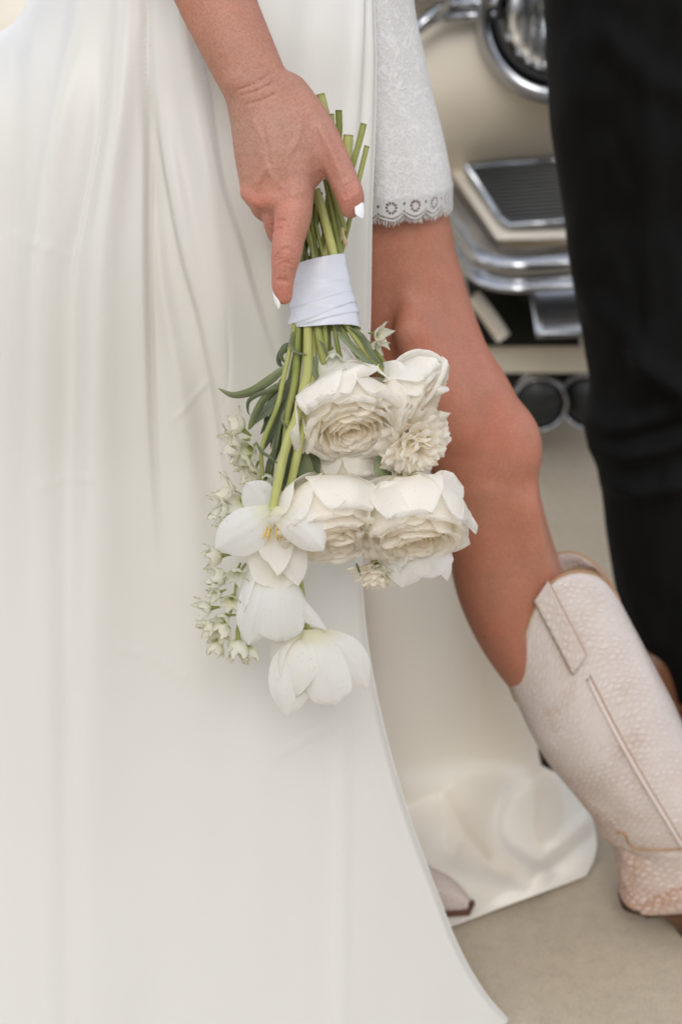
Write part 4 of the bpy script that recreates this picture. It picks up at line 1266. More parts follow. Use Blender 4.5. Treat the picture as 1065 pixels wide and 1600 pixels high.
# leaves
def leaf(pts, w, tint=.4, twist=.6, name='leaf', cup=.25):
    q = np.array([bp(*p) for p in pts])
    n = 26
    C = spline(q, n)
    T = nrm(np.gradient(C, axis=0))
    view = nrm(C - np.array([0, 0, CAMH]))
    S = nrm(np.cross(T, view))
    Nn = nrm(np.cross(S, T))
    t = np.linspace(0, 1, n)
    ang = twist + .5 * np.sin(t * 3 + pts[0][0])
    S2 = S * np.cos(ang)[:, None] + Nn * np.sin(ang)[:, None]
    N2 = np.cross(S2, T)
    hw = .8 * w * PX * np.sin(np.pi * np.clip(t * .97 + .03, 0, 1)**.8)**.8 / 2 + .0002
    u = np.linspace(-1, 1, 7)
    P = C[:, None] + hw[:, None, None] * (u[None, :, None] * S2[:, None] + cup * (np.abs(u)**1.5)[None, :, None] * N2[:, None])
    ti = np.broadcast_to(tint + .12 * np.abs(u)[None], (n, 7)) - .25 * np.exp(-(u / .12)**2)[None]
    return grid(name, P, M_leaf, bq, attr={'tint': np.clip(ti, 0, 1)})
leaf([(446, 572, 6), (425, 592, 0), (395, 612, -6), (365, 618, -10), (341, 607, -12)], 22, .85, .15)
leaf([(440, 598, 10), (420, 616, 4), (404, 640, 2), (394, 662, 4), (388, 672, 6)], 22, .75, .3)
leaf([(448, 606, 16), (428, 630, 14), (408, 648, 10), (390, 668, 12)], 24, .2, -.4)
leaf([(438, 606, 4), (410, 614, -4), (390, 626, -4), (388, 642, 0), (392, 650, 4)], 10, .35, .8)
leaf([(456, 590, 18), (440, 640, 18), (424, 676, 20), (410, 706, 22)], 22, .15, .2)
leaf([(450, 620, 14), (436, 660, 10), (428, 700, 12), (424, 730, 18)], 16, .3, -.5)
leaf([(458, 518, -6), (455, 540, -10), (466, 550, -14), (480, 554, -14)], 10, .5, .5)
leaf([(456, 536, 4), (444, 542, 0), (439, 556, 2), (446, 568, 6)], 11, .2, .3)
leaf([(452, 546, 12), (440, 550, 10), (436, 566, 12), (444, 576, 14)], 12, .15, -.2)
leaf([(444, 640, -2), (440, 655, -6), (446, 665, -8), (450, 676, -4)], 5, .5, .2)
leaf([(400, 690, -6), (408, 705, -12), (424, 716, -14), (436, 726, -8)], 6, .4, .2)
leaf([(462, 640, 20), (452, 700, 22), (446, 740, 26), (440, 770, 30)], 26, .12, .2)
leaf([(470, 700, 14), (476, 730, 12), (482, 755, 16), (484, 775, 22)], 34, .85, .1)
leaf([(486, 690, 22), (492, 720, 20), (498, 745, 24)], 22, .2, .4)
leaf([(472, 700, 6), (462, 720, 8), (455, 745, 14)], 18, .7, -.2)
leaf([(490, 552, 2), (492, 572, -2), (500, 590, 2), (512, 600, 8)], 22, .75, .1)
leaf([(498, 530, -4), (508, 545, -8), (512, 556, -6)], 5, .4, .3)
leaf([(528, 520, 0), (546, 536, -4), (570, 560, -6), (592, 576, 4)], 16, .7, .1)
leaf([(545, 512, -2), (566, 530, -6), (580, 552, -6), (600, 574, 2)], 15, .6, -.3)
leaf([(556, 516, -4), (568, 526, -8), (572, 540, -8)], 5, .3, .3)
leaf([(560, 520, 2), (575, 534, -2), (578, 552, 0)], 6, .25, .3)
leaf([(590, 712, 20), (598, 730, 14), (606, 752, 18), (612, 770, 26)], 38, .8, .1)
leaf([(610, 710, 26), (618, 735, 20), (624, 752, 24)], 14, .15, .6)
leaf([(430, 700, 2), (420, 730, 6), (414, 752, 12)], 14, .3, .3)
leaf([(556, 880, 20), (560, 890, 14), (563, 900, 16)], 5, .1, .2)
leaf([(412, 740, 14), (400, 760, 10), (404, 785, 14)], 12, .25, .2)
leaf([(445, 725, 16), (438, 750, 14), (432, 775, 20)], 14, .55, .3)
for i in range(16):
    x0, y0 = random.uniform(436, 476), random.uniform(575, 700)
    x1 = x0 + random.uniform(-34, 12); y1 = y0 + random.uniform(45, 95)
    leaf([(x0, y0, 26), ((x0 + x1) / 2 + random.uniform(-8, 8), (y0 + y1) / 2, 24), (x1, y1, 30)], random.uniform(8, 18), random.uniform(.05, .4), random.uniform(-.8, .8))

# petals -------------------------------------------------------------
def axes(fwd_px, roll=0):
    """frame whose Z points along (dx, dy, dd) in picture directions (dd < 0 = toward the camera)"""
    f = np.array([fwd_px[0], -fwd_px[1], fwd_px[2]], float)
    Zc = nrm(f)
    ref = np.array([1., 0, 0]) if abs(Zc[0]) < .9 else np.array([0, 1., 0])
    Xc = nrm(ref - Zc * (ref @ Zc)); Yc = np.cross(Zc, Xc)
    c, s = math.cos(roll), math.sin(roll)
    Xr, Yr = Xc * c + Yc * s, -Xc * s + Yc * c
    M = np.stack([c2w(v) - c2w(np.zeros(3)) for v in (Xr, Yr, Zc)])
    return M
def petal(name, parent, mt, o, M, phi, prof, W, rho, curl=0, curl_len=0., rnd=.25, pinch=0., ruff=0., tint=0., nu=13, nv=16, seed=0, side=0., wprof=None, skew=0., notch=0.):
    """prof: (r, z) control points of the petal's mid line; W half width; rho wrap radius; curl: outward roll angle at the rim"""
    q = spline(prof, 60)
    s = np.r_[0, np.cumsum(np.linalg.norm(np.diff(q, axis=0), axis=1))]
    L = s[-1]
    if curl:
        d = q[-1] - q[-4]; d = d / np.linalg.norm(d)
        a0 = math.atan2(d[0], d[1])
        k = 24
        ex = [q[-1]]
        for i in range(k):
            a = a0 + curl * ((i + .5) / k)**.8
            ex.append(ex[-1] + np.array([math.sin(a), math.cos(a)]) * curl_len / k)
        q = np.vstack([q, ex[1:]])
        s = np.r_[0, np.cumsum(np.linalg.norm(np.diff(q, axis=0), axis=1))]
    u = np.linspace(-1, 1, nu)[:, None]; v = np.linspace(0, 1, nv)[None]
    rs = np.random.default_rng(seed)
    p1, p2, p3 = rs.uniform(0, 6, 3)
    out = 1 - rnd * np.abs(u)**2.4 - notch * np.exp(-(u / .25)**2) + .025 * np.sin(u * 7 + p3)
    sv = v * out * s[-1]
    r = np.interp(sv, s, q[:, 0]); z = np.interp(sv, s, q[:, 1])
    w = W * (cat(wprof, v) if wprof is not None else cat([(0, .30), (.25, .68), (.55, 1.0), (.8, 1.0), (1, .86)], v))
    a = u * w / rho
    r = r + side * np.abs(u)**3 * v * W + ruff * v**2 * (np.sin(u * 5 + p1) * .6 + np.sin(u * 11 + p2) * .4)
    z = z + ruff * .6 * v**2 * np.sin(u * 8 + p3)
    rad = r - rho * (1 - np.cos(a)); lat = rho * np.sin(a) + skew * v * W
    cph, sph = math.cos(phi), math.sin(phi)
    loc = np.stack([rad * cph - lat * sph, rad * sph + lat * cph, z], -1)
    P = o + loc @ M
    vvv = np.broadcast_to(v, P.shape[:2])
    return grid(name, P, mt, parent, attr={'vv': vvv, 'tint': np.full(P.shape[:2], tint)}, uv=np.stack(np.broadcast_arrays(u, v), -1))
def rose(c, ax, Rr, seed, roll=0, layers=None, label=None, guard=None, depth=1.0):
    """c: (x, y, d) of the flower's base, ax: facing direction, Rr: radius in pixels"""
    rs = np.random.default_rng(seed)
    o = bp(*c); M = axes(ax, roll); U = Rr * PX
    # the small green cup is the flower's own mesh
    prof = np.array([(0.02, -.16), (.16, -.12), (.25, .0), (.22, .12)]) * U
    th = np.linspace(0, 2 * np.pi, 16, endpoint=False)
    qq = spline(prof, 8)
    P = o + np.stack([qq[:, None, 0] * np.cos(th), qq[:, None, 0] * np.sin(th), np.broadcast_to(qq[:, None, 1], (8, 16))], -1) @ M
    root = grid('rose', P, M_stem, bq, cv=True, attr={'tint': np.full((8, 16), .4)})
    if label: root['label'] = label
    Ls = layers or [(3, .06, .99, .3, .02), (3, .11, 1.03, .6, .03), (3, .17, 1.06, .9, .04), (4, .235, 1.08, 1.2, .05), (4, .31, 1.10, 1.6, .06), (5, .39, 1.11, 2.0, .08), (5, .48, 1.10, 2.4, .10), (5, .58, 1.08, 2.7, .14), (5, .69, 1.03, 3.0, .19), (5, .80, .97, 3.2, .25)]
    ga = rs.uniform(0, 6)
    for li, (n, r, H, cu, cl) in enumerate(Ls):
        f = li / (len(Ls) - 1)
        ga += rs.uniform(.3, 1.0)
        for k in range(n):
            phi = ga + 2 * np.pi * k / n + rs.normal(0, .10)
            rj, Hj = r * rs.uniform(.93, 1.07), H * rs.uniform(.95, 1.04) * depth
            pr = np.array([(.05, .0), (.62 * rj + .05, .16 * Hj + .02), (rj * 1.06, .5 * Hj), (rj * (1.0 + .06 * f), .80 * Hj), (rj * (.96 + .16 * f), Hj)]) * U
            W = min((np.pi * rj / n * (2.25 - .5 * f) + .03), .64) * U
            petal('petal', root, M_rose, o, M, phi, pr, W, max(rj, .08) * U * (1.0 + .25 * f), cu * rs.uniform(.8, 1.2), cl * U * rs.uniform(.85, 1.2), rnd=.10 + .16 * f, ruff=(.005 + .016 * f) * U,
                  tint=float(np.clip(.95 - .75 * f + rs.normal(0, .08), 0, 1)), nu=13, nv=18, seed=int(rs.integers(1e6)), side=.05 + .16 * f)
    for g_ in guard or []:
        phi, H, r, cu, cl, W = g_
        pr = np.array([(.08, -.02), (.5 * r, .08), (r * .98, .40 * H), (r * 1.04, .75 * H), (r * 1.10, H)]) * U
        petal('petal', root, M_rose, o, M, phi, pr, W * U, r * U * 1.5, cu, cl * U, rnd=.26, ruff=.03 * U, tint=.12, nu=17, nv=22, seed=int(rs.integers(1e6)), side=.14)
    return root
rr1 = rose((531, 606, 36), (.20, .80, -.56), 92, 3, .4, label='large open rose showing its spiral centre',
     guard=[(R(10), .95, .9, 3.2, .26, .5), (R(215), .95, .9, 3.0, .22, .5)])
rr2 = rose((604, 594, 40), (.80, .52, -.28), 74, 8, .8, label='rose turned to the side behind the large one',
     guard=[(R(20), .92, .9, 3.0, .22, .5)])
rr3 = rose((505, 752, 34), (.16, .88, -.46), 92, 15, 1.2, label='rose hanging face down beside the open tulip', depth=1.18, guard=[(R(140), .90, .95, 3.0, .26, .5)])
rr4 = rose((638, 752, 32), (.10, .90, -.44), 100, 21, .3, label='broad rose with torn outer petals at the right edge', depth=1.1, guard=[(R(170), .84, .98, 3.0, .26, .5)])
def rolled(root, rim, rad, base, bulge=10, turn=4.4, tint=.15, nu=26, mt=None, ragged=1.0, up=1):
    """petal whose rim is rolled outward: rim and base are picture polylines (x, y, d); rad: roll radius in pixels along the rim"""
    Rm, Bs = spline(rim, nu), spline(base, nu)
    rs = np.random.default_rng(int(rim[0][0] * 13 + rim[0][1]))
    rd = cat(list(zip(np.linspace(0, 1, len(rad)), rad)), np.linspace(0, 1, nu))
    rd = 1.2 * rd * (1 + .12 * ragged * vnoise(np.arange(nu) * .45, 3.3, int(rim[0][0])))
    Rm = Rm + np.stack([0 * rd, .8 * ragged * vnoise(np.arange(nu) * .5, 1.7, int(rim[0][1])), .8 * ragged * vnoise(np.arange(nu) * .4, 7.7, int(rim[0][1]))], -1)
    e_ = np.abs(np.linspace(-1, 1, nu))
    Rm = Bs + (Rm - Bs) * (1 - .34 * e_**5)[:, None]; rd = rd * (1 - .45 * e_**6)
    dirv = Rm - Bs; dirv[:, 2] = 0; dirv = nrm(dirv)
    rows = []
    for v in np.linspace(0, 1, 12):
        p = Bs + (Rm - dirv * rd[:, None] * .2 - Bs) * v
        p[:, 2] -= bulge * np.sin(v * np.pi * .75) * .9
        rows.append(p)
    off = rows[-1] - (Rm + np.array([0, 0, 1.]) * rd[:, None])
    tl = cat([(0, .55), (.15, 1), (.85, 1), (1, .5)], np.linspace(0, 1, nu)) * turn
    # roll: starts behind the rim line and turns under it toward the camera and back up
    for k in np.linspace(0, 1, 16)[1:]:
        a = np.pi * .30 + tl * k
        rr_ = rd * (1 - .25 * k)
        cen = Rm - dirv * rd[:, None] + np.array([0, 0, -.0]) * rd[:, None]
        # angle 0 = behind (d +), 90 deg = along dirv (outer edge), 180 = toward the camera
        p = cen + dirv * (np.sin(a) * rr_)[:, None]
        p[:, 2] += np.cos(a) * rr_
        rows.append(p)
    Pq = np.array(rows)
    V = bp(Pq[..., 0], Pq[..., 1], Pq[..., 2])
    vv = np.broadcast_to(np.linspace(.3, 1, len(rows))[:, None], V.shape[:2])
    return grid('petal', V, mt or M_rose, root, attr={'vv': vv, 'tint': np.full(V.shape[:2], tint)}, uv=np.stack(np.broadcast_arrays(np.linspace(-1, 1, nu)[None], vv), -1))
# large rose: traced outer petals
rolled(rr1, [(532, 572, 8), (545, 562, -4), (575, 572, -14), (622, 604, -22)], [2, 5, 6, 4], [(536, 585, 24), (555, 566, 24), (580, 572, 22), (610, 590, 18)], 6)
rolled(rr1, [(456, 634, 10), (497, 614, -26), (546, 598, -42), (592, 586, -34)], [5, 11, 12, 4], [(476, 606, 30), (510, 574, 10), (555, 560, 6), (585, 568, 8)], 12)
rolled(rr1, [(527, 617, -34), (570, 632, -52), (617, 642, -44)], [3, 7, 5], [(535, 590, -10), (575, 592, -20), (618, 606, -16)], 8)
rolled(rr1, [(517, 620, -30), (513, 640, -40), (506, 656, -38)], [2, 3.5, 2.5], [(486, 618, -6), (480, 640, -10), (478, 662, -4)], 9, tint=.3)
rolled(rr1, [(505, 662, -36), (494, 690, -36), (481, 716, -20)], [4, 6, 5], [(480, 640, -8), (474, 668, -4), (474, 700, 6)], 6)
rolled(rr1, [(556, 665, -62), (568, 655, -66), (583, 645, -60)], [2, 5, 4], [(530, 640, -40), (560, 622, -48), (590, 622, -46)], 6, tint=.4)
# side rose
rolled(rr2, [(625, 560, 0), (638, 582, -18), (646, 612, -20)], [3, 4, 3], [(598, 566, 12), (600, 590, 4), (606, 622, 2)], 10)
rolled(rr2, [(697, 560, 0), (678, 592, -16), (657, 618, -24), (636, 648, -24)], [4, 6, 6, 4], [(648, 556, 10), (640, 580, -2), (632, 606, -8), (622, 632, -10)], 8)
rolled(rr2, [(704, 566, 8), (694, 590, -4), (682, 612, -10), (662, 640, -12)], [5, 5, 5, 3], [(690, 556, 16), (676, 584, 4), (660, 610, -4), (646, 636, -6)], 4)
rolled(rr2, [(676, 622, 2), (690, 616, -6), (704, 611, 0)], [2, 6, 3], [(668, 612, 10), (684, 603, 8), (698, 604, 8)], 4)
rolled(rr2, [(620, 556, 10), (652, 545, 4), (690, 552, 8)], [2, 3, 3], [(612, 576, 22), (650, 566, 22), (686, 572, 20)], 8, up=-1)
# rose beside the tulip
rolled(rr3, [(462, 764, 0), (503, 786, -34), (546, 796, -42), (582, 802, -30)], [5, 11, 12, 5], [(464, 752, 16), (500, 746, -4), (540, 756, -10), (580, 786, 0)], 12)
rolled(rr3, [(506, 842, -42), (536, 833, -52), (568, 818, -44)], [2, 5, 5], [(466, 790, -14), (520, 790, -28), (568, 792, -24)], 14, tint=.35)
rolled(rr3, [(586, 800, -30), (600, 806, -34), (614, 810, -30)], [4, 5, 4], [(580, 782, -10), (600, 786, -12), (616, 796, -12)], 3)
rolled(rr3, [(512, 858, -44), (540, 852, -50), (562, 846, -44)], [2, 3, 2], [(490, 820, -30), (530, 820, -36), (566, 816, -34)], 6, tint=.5)
# broad rose
rolled(rr4, [(556, 778, -6), (598, 776, -36), (648, 768, -32)], [6, 12, 6], [(572, 758, 14), (606, 746, -2), (650, 752, 2)], 10)
rolled(rr4, [(615, 810, -44), (650, 800, -54), (682, 788, -40)], [4, 8, 5], [(590, 778, -22), (640, 770, -30), (690, 766, -14)], 10)
rolled(rr4, [(580, 850, -48), (606, 836, -58), (630, 824, -60), (678, 812, -46)], [4, 5.5, 6, 4], [(568, 800, -24), (600, 800, -36), (636, 796, -42), (690, 790, -20)], 12, tint=.25)
rolled(rr4, [(684, 806, -22), (708, 801, -18), (734, 800, 0)], [4, 9, 4], [(668, 784, 0), (690, 776, 4), (706, 782, 12)], 6)
rolled(rr4, [(596, 866, -52), (630, 850, -60), (672, 836, -50)], [2, 3, 2], [(590, 826, -40), (630, 816, -48), (680, 806, -34)], 6, tint=.45)
rolled(rr4, [(684, 842, -16), (704, 838, -10), (716, 824, 4)], [2, 3, 3], [(676, 812, -10), (696, 806, -4), (710, 806, 8)], 5, tint=.2)
rolled(rr4, [(662, 752, 4), (690, 768, -8), (708, 786, -4)], [2, 3, 2], [(656, 760, 18), (676, 772, 12), (690, 790, 10)], 4)
def flat(root, base, tip, hw, cup=8, lift=0, tint=.08, mt=None, wprof=None, curl=0, nu=15, nv=22, skew=0, wave=1.0):
    """petal traced in the picture: base and tip (x, y, d), half width in pixels; cup > 0 bulges toward the camera"""
    b, t = np.array(base, float), np.array(tip, float)
    ax = t[:2] - b[:2]; L = np.hypot(*ax); ax = ax / L; sd_ = np.array([-ax[1], ax[0]])
    u = np.linspace(-1, 1, nu)[:, None]; v = np.linspace(0, 1, nv)[None]
    w = hw * cat(wprof or [(0, .24), (.2, .68), (.48, 1), (.70, .90), (.88, .50), (1, .03)], v)
    x = b[0] + ax[0] * L * v + sd_[0] * (u * w + skew * np.sin(v * np.pi)); y = b[1] + ax[1] * L * v + sd_[1] * (u * w + skew * np.sin(v * np.pi))
    d = b[2] + (t[2] - b[2]) * v - cup * (np.sin(v * np.pi * .85 + .2)) * (1 - .8 * u**2) - lift * np.sin(v * np.pi) + curl * v**4
    d = d - 2.2 * np.exp(-(u / .12)**2) * np.sin(v * np.pi) * np.sign(cup) * .9 + 1.1 * np.sin(u * 13 + b[1]) * np.sin(v * np.pi) * .5 + wave * np.sin(u * 5 + v * 7 + b[0]) * .7
    V = bp(x, y, d)
    return grid('petal', V, mt or M_tulip, root, attr={'vv': np.broadcast_to(v, V.shape[:2]), 'tint': np.full(V.shape[:2], tint)}, uv=np.stack(np.broadcast_arrays(u, v), -1))
flat(rr4, (648, 800, 16), (716, 750, 12), 30, 8, mt=M_rose, wprof=[(0, .4), (.4, 1), (.75, 1), (.93, .75), (1, .45)], tint=.1)
flat(rr1, (500, 596, 2), (546, 552, 12), 26, 6, mt=M_rose, wprof=[(0, .6), (.4, 1), (.8, .8), (1, .4)], tint=.1)
rose((536, 690, 62), (.05, .98, .1), 58, 33, .9, label='partly hidden rose behind the large one')

# tulips
def tulip(c, ax, petals, roll=0, label=None, stam=False, scale=1.0):
    o = bp(*c); M = axes(ax, roll)
    V, Fc = tube(np.array([o, o + M[2] * 9 * PX]), np.array([6.5, 8]) * PX, 12)
    root = MB().add(V, Fc, .85).build('tulip', M_stem, bq)
    if label: root['label'] = label
    for i, (phi, L, op, bel, W, tint) in enumerate(petals):
        # op: outward lean at the tip, bel: belly radius
        U = PX * scale
        pr = np.array([(3, 0), (bel * .75, L * .14), (bel * 1.0 + op * .15, L * .42), (bel * .92 + op * .5, L * .72), (bel * .62 + op, L)]) * U
        petal('petal', root, M_tulip, o, M, R(phi), pr, W * U, max(bel, 20) * 1.25 * U, rnd=.16, ruff=1.6 * U, tint=tint, nu=15, nv=22, seed=int(c[0] * 7 + i),
              wprof=[(0, .5), (.2, .86), (.5, 1.05), (.72, 1.0), (.9, .66), (1, .16)])
    if stam:
        mb = MB()
        for k in range(6):
            a = k * 1.05
            b = o + (np.array([math.cos(a) * 9, math.sin(a) * 9, 38]) * PX) @ M
            e = o + (np.array([math.cos(a) * 15, math.sin(a) * 12, 58]) * PX) @ M
            mb.add(*tube(spline([b, b + (e - b) * .55, e], 6), np.array([1.2, 1.2, 1.3, 2.0, 2.0, 1.2]) * PX, 6))
        mb.build('stamen', M_pollen, root)
    return root
t1 = tulip((427, 790, -30), (.0, .93, -.36), [(75, 112, 14, 30, 36, .45)], 0, 'open white tulip with yellow stamens', True)
flat(t1, (424, 800, -24), (384, 754, -20), 27, 6, tint=.05)
flat(t1, (428, 806, -14), (436, 919, -34), 45, -14, tint=.55, wprof=[(0, .35), (.25, .8), (.55, 1), (.8, .92), (.94, .6), (1, .2)])
flat(t1, (446, 812, -24), (466, 916, -44), 23, 5, tint=.12)
flat(t1, (426, 797, -34), (336, 857, -44), 36, 16, tint=.02, skew=-4)
flat(t1, (426, 797, -56), (506, 860, -96), 30, 18, tint=.02, skew=-8)
flat(t1, (466, 812, -80), (505, 862, -92), 17, 4, tint=.08, skew=-6)
t2 = tulip((424, 880, 30), (-.14, .97, -.06), [(190, 118, 2, 50, 48, .1), (130, 118, 2, 50, 48, .15), (70, 118, 2, 50, 48, .15), (10, 114, 4, 48, 44, .1)], 0, 'closed white tulip hanging below the open one')
flat(t2, (420, 884, -4), (388, 1008, -22), 33, 20, tint=.03)
flat(t2, (432, 884, -8), (440, 1002, -28), 38, 24, tint=.03, wprof=[(0, .3), (.25, .78), (.55, 1), (.8, .95), (.94, .66), (1, .2)])
flat(t2, (448, 912, -2), (510, 985, -20), 12, 7, tint=.05, skew=7, wprof=[(0, .6), (.3, .95), (.6, 1), (.85, .55), (1, .05)])
flat(t2, (452, 900, 12), (466, 992, 14), 20, 12, tint=.1)
t3 = tulip((480, 982, 30), (-.02, .98, .10), [(180, 122, 6, 58, 54, .3), (120, 120, 4, 58, 54, .3), (60, 120, 6, 58, 54, .3), (0, 118, 8, 58, 50, .3), (240, 118, 6, 54, 50, .3)], 0, 'lowest white tulip hanging from a bent stem')
flat(t3, (476, 984, 6), (448, 1121, -12), 36, 22, tint=.15, skew=6)
flat(t3, (486, 984, 0), (524, 1101, -22), 37, 24, tint=.12, wprof=[(0, .3), (.25, .78), (.55, 1), (.82, .92), (.94, .6), (1, .1)])
flat(t3, (494, 984, 14), (574, 1078, 0), 27, 18, tint=.15, skew=-12)
flat(t3, (480, 984, -2), (486, 1092, -16), 24, 20, tint=.15)
t4 = tulip((640, 815, 36), (.10, .95, .02), [(90, 92, 0, 38, 40, .1), (200, 96, 4, 38, 40, .1)], 0, 'white tulip tucked under the broad rose')
flat(t4, (640, 830, 24), (628, 918, 10), 38, 12, tint=.05)
flat(t4, (655, 830, 16), (684, 900, 6), 34, 12, tint=.05, wprof=[(0, .4), (.4, 1), (.8, .95), (1, .35)])
flat(t4, (672, 836, 14), (699, 908, 8), 13, 6, tint=.04, skew=-5)

# ruffled stock blossom at the right
def ruffled(c, ax, n, Rr, seed, label):
    rs = np.random.default_rng(seed)
    o = bp(*c); M0 = axes(ax)
    V, Fc = tube(np.array([o - M0[2] * 20 * PX, o + M0[2] * 14 * PX]), np.array([5, 7]) * PX, 8)
    root = MB().add(V, Fc, .6).build('carnation', M_stem, bq)
    root['label'] = label
    for k in range(n):
        f = (k + .5) / n
        phi = k * 2.39996
        tilt = .15 + 1.25 * f
        U = Rr * PX
        pr = np.array([(.04, 0), (.30 * math.sin(tilt) + .03, .38 * math.cos(tilt)), (.66 * math.sin(tilt), .72 * math.cos(tilt) + .05), (1.0 * math.sin(tilt) + .08 * f, .98 * math.cos(tilt) + .05)]) * U
        petal('petal', root, M_rose, o, M0, phi, pr, .46 * U * rs.uniform(.8, 1.25), .7 * U, .9, .16 * U, rnd=.06, ruff=.10 * U, tint=float(rs.uniform(.2, .6)), nu=15, nv=11, seed=int(rs.integers(1e6)))
ruffled((634, 676, 30), (.40, .55, -.6), 30, 62, 61, 'ruffled cream blossom at the right of the large rose')
ruffled((584, 878, 40), (.1, .9, -.2), 18, 40, 62, 'small ruffled blossom under the roses')

# small florets -------------------------------------------------------
def floret(c, ax, size, n=5, open_=.35, seed=0, tint=.2, mt=None):
    rs = np.random.default_rng(seed)
    o = bp(*c); M = axes(ax, rs.uniform(0, 6))
    acc = MB(); vv, ti, uvs = [], [], []
    U = size * PX
    for k in range(n):
        phi = 2 * np.pi * k / n + rs.normal(0, .15)
        op = open_ * rs.uniform(.7, 1.3)
        pr = np.array([(.06, 0), (.30 + .2 * op, .22), (.40 + .5 * op, .58), (.30 + 1.0 * op, 1.0 - .25 * op)]) * U
        ob = petal('tmp', None, M_floret, o, M, phi, pr, .56 * U * rs.uniform(.8, 1.15), .42 * U, rnd=.30, ruff=.05 * U, tint=0, nu=7, nv=9, seed=int(rs.integers(1e6)), wprof=[(0, .35), (.3, .85), (.6, 1), (.85, .6), (1, .25)])
        me = ob.data
        V = np.array([v.co for v in me.vertices])
        acc.add(V, gridfaces(7, 9))
        vv.append(np.tile(np.linspace(0, 1, 9), 7)); ti.append(np.full(63, tint))
        uvs.append(np.stack(np.meshgrid(np.linspace(-1, 1, 7), np.linspace(0, 1, 9), indexing='ij'), -1).reshape(-1, 2))
        bpy.data.objects.remove(ob); bpy.data.meshes.remove(me)
    f = mesh('floret', np.vstack(acc.V), np.array(acc.F), mt or M_floret, bq, True, {'vv': np.concatenate(vv), 'tint': np.concatenate(ti)}, np.vstack(uvs))
    V, Fc = tube(spline([o - M[2] * U * .5, o - M[2] * U * .2, o + M[2] * U * .1], 5), np.array([1.6, 1.6, 2, 3, 3.4]) * PX * size / 22, 7)
    MB().add(V, Fc, .3).build('pedicel', M_stem, f)
    return f
FL = [((346, 868, 14), (-.8, .1, -.2), 34, .35), ((352, 900, 10), (-.9, .15, -.3), 36, .4), ((372, 890, 2), (-.2, .7, -.6), 28, .5), ((344, 925, 10), (-.7, .3, -.5), 24, .3),
      ((330, 950, 14), (-.9, .1, -.3), 32, .35), ((338, 975, 10), (-.8, .5, -.3), 34, .35), ((352, 962, 0), (-.4, .6, -.6), 28, .4), ((362, 935, -4), (-.1, .5, -.8), 24, .5),
      ((352, 975, -4), (-.35, .85, -.4), 36, .2), ((372, 1000, -2), (.0, .95, -.3), 40, .16), ((388, 1010, 8), (.2, .95, .1), 30, .2), ((340, 1000, 12), (-.2, .9, .1), 30, .2),
      ((376, 690, 22), (-.8, .25, -.4), 34, .7), ((392, 700, 16), (-.5, .5, -.7), 34, .7), ((380, 672, 26), (-.7, -.5, -.3), 34, .6), ((398, 730, 18), (-.5, .7, -.5), 32, .6), ((388, 715, 12), (-.7, .6, -.4), 28, .6),
      ((366, 770, 22), (-.8, -.2, -.4), 34, .6), ((356, 792, 18), (-.9, .1, -.4), 36, .55), ((380, 782, 14), (-.4, .4, -.8), 32, .6), ((360, 815, 16), (-.8, .4, -.4), 30, .5), ((400, 765, 12), (-.2, .8, -.4), 26, .5),
      ((586, 522, 14), (.75, .2, -.5), 26, .7), ((580, 538, 18), (.6, .6, -.4), 24, .6), ((588, 880, 18), (.1, .7, -.7), 26, .6), ((604, 888, 22), (.3, .8, -.5), 24, .6), ((480, 955, 26), (.6, .5, -.4), 12, .4), ((520, 552, 12), (.1, .8, -.5), 26, .3),
      ((444, 770, 6), (-.3, .7, -.5), 22, .4), ((420, 742, 10), (-.3, .8, -.5), 20, .4)]
for i, (c, ax, s, op) in enumerate(FL):
    floret(c, ax, s, 5 + i % 2, op, 100 + i, .15 + .5 * random.random())
for pts in ([(384, 880, 16), (370, 905, 8), (366, 935, 4), (360, 960, 2)], [(372, 900, 8), (352, 905, 10)], [(366, 930, 6), (345, 935, 8)], [(386, 900, 16), (380, 950, 6), (370, 985, 4), (372, 1000, 2)],
            [(376, 960, 6), (355, 962, 6)], [(400, 740, 16), (384, 720, 18)], [(404, 790, 16), (376, 790, 18)]):
    stem(pts, [4.5, 4, 3.5], .25)

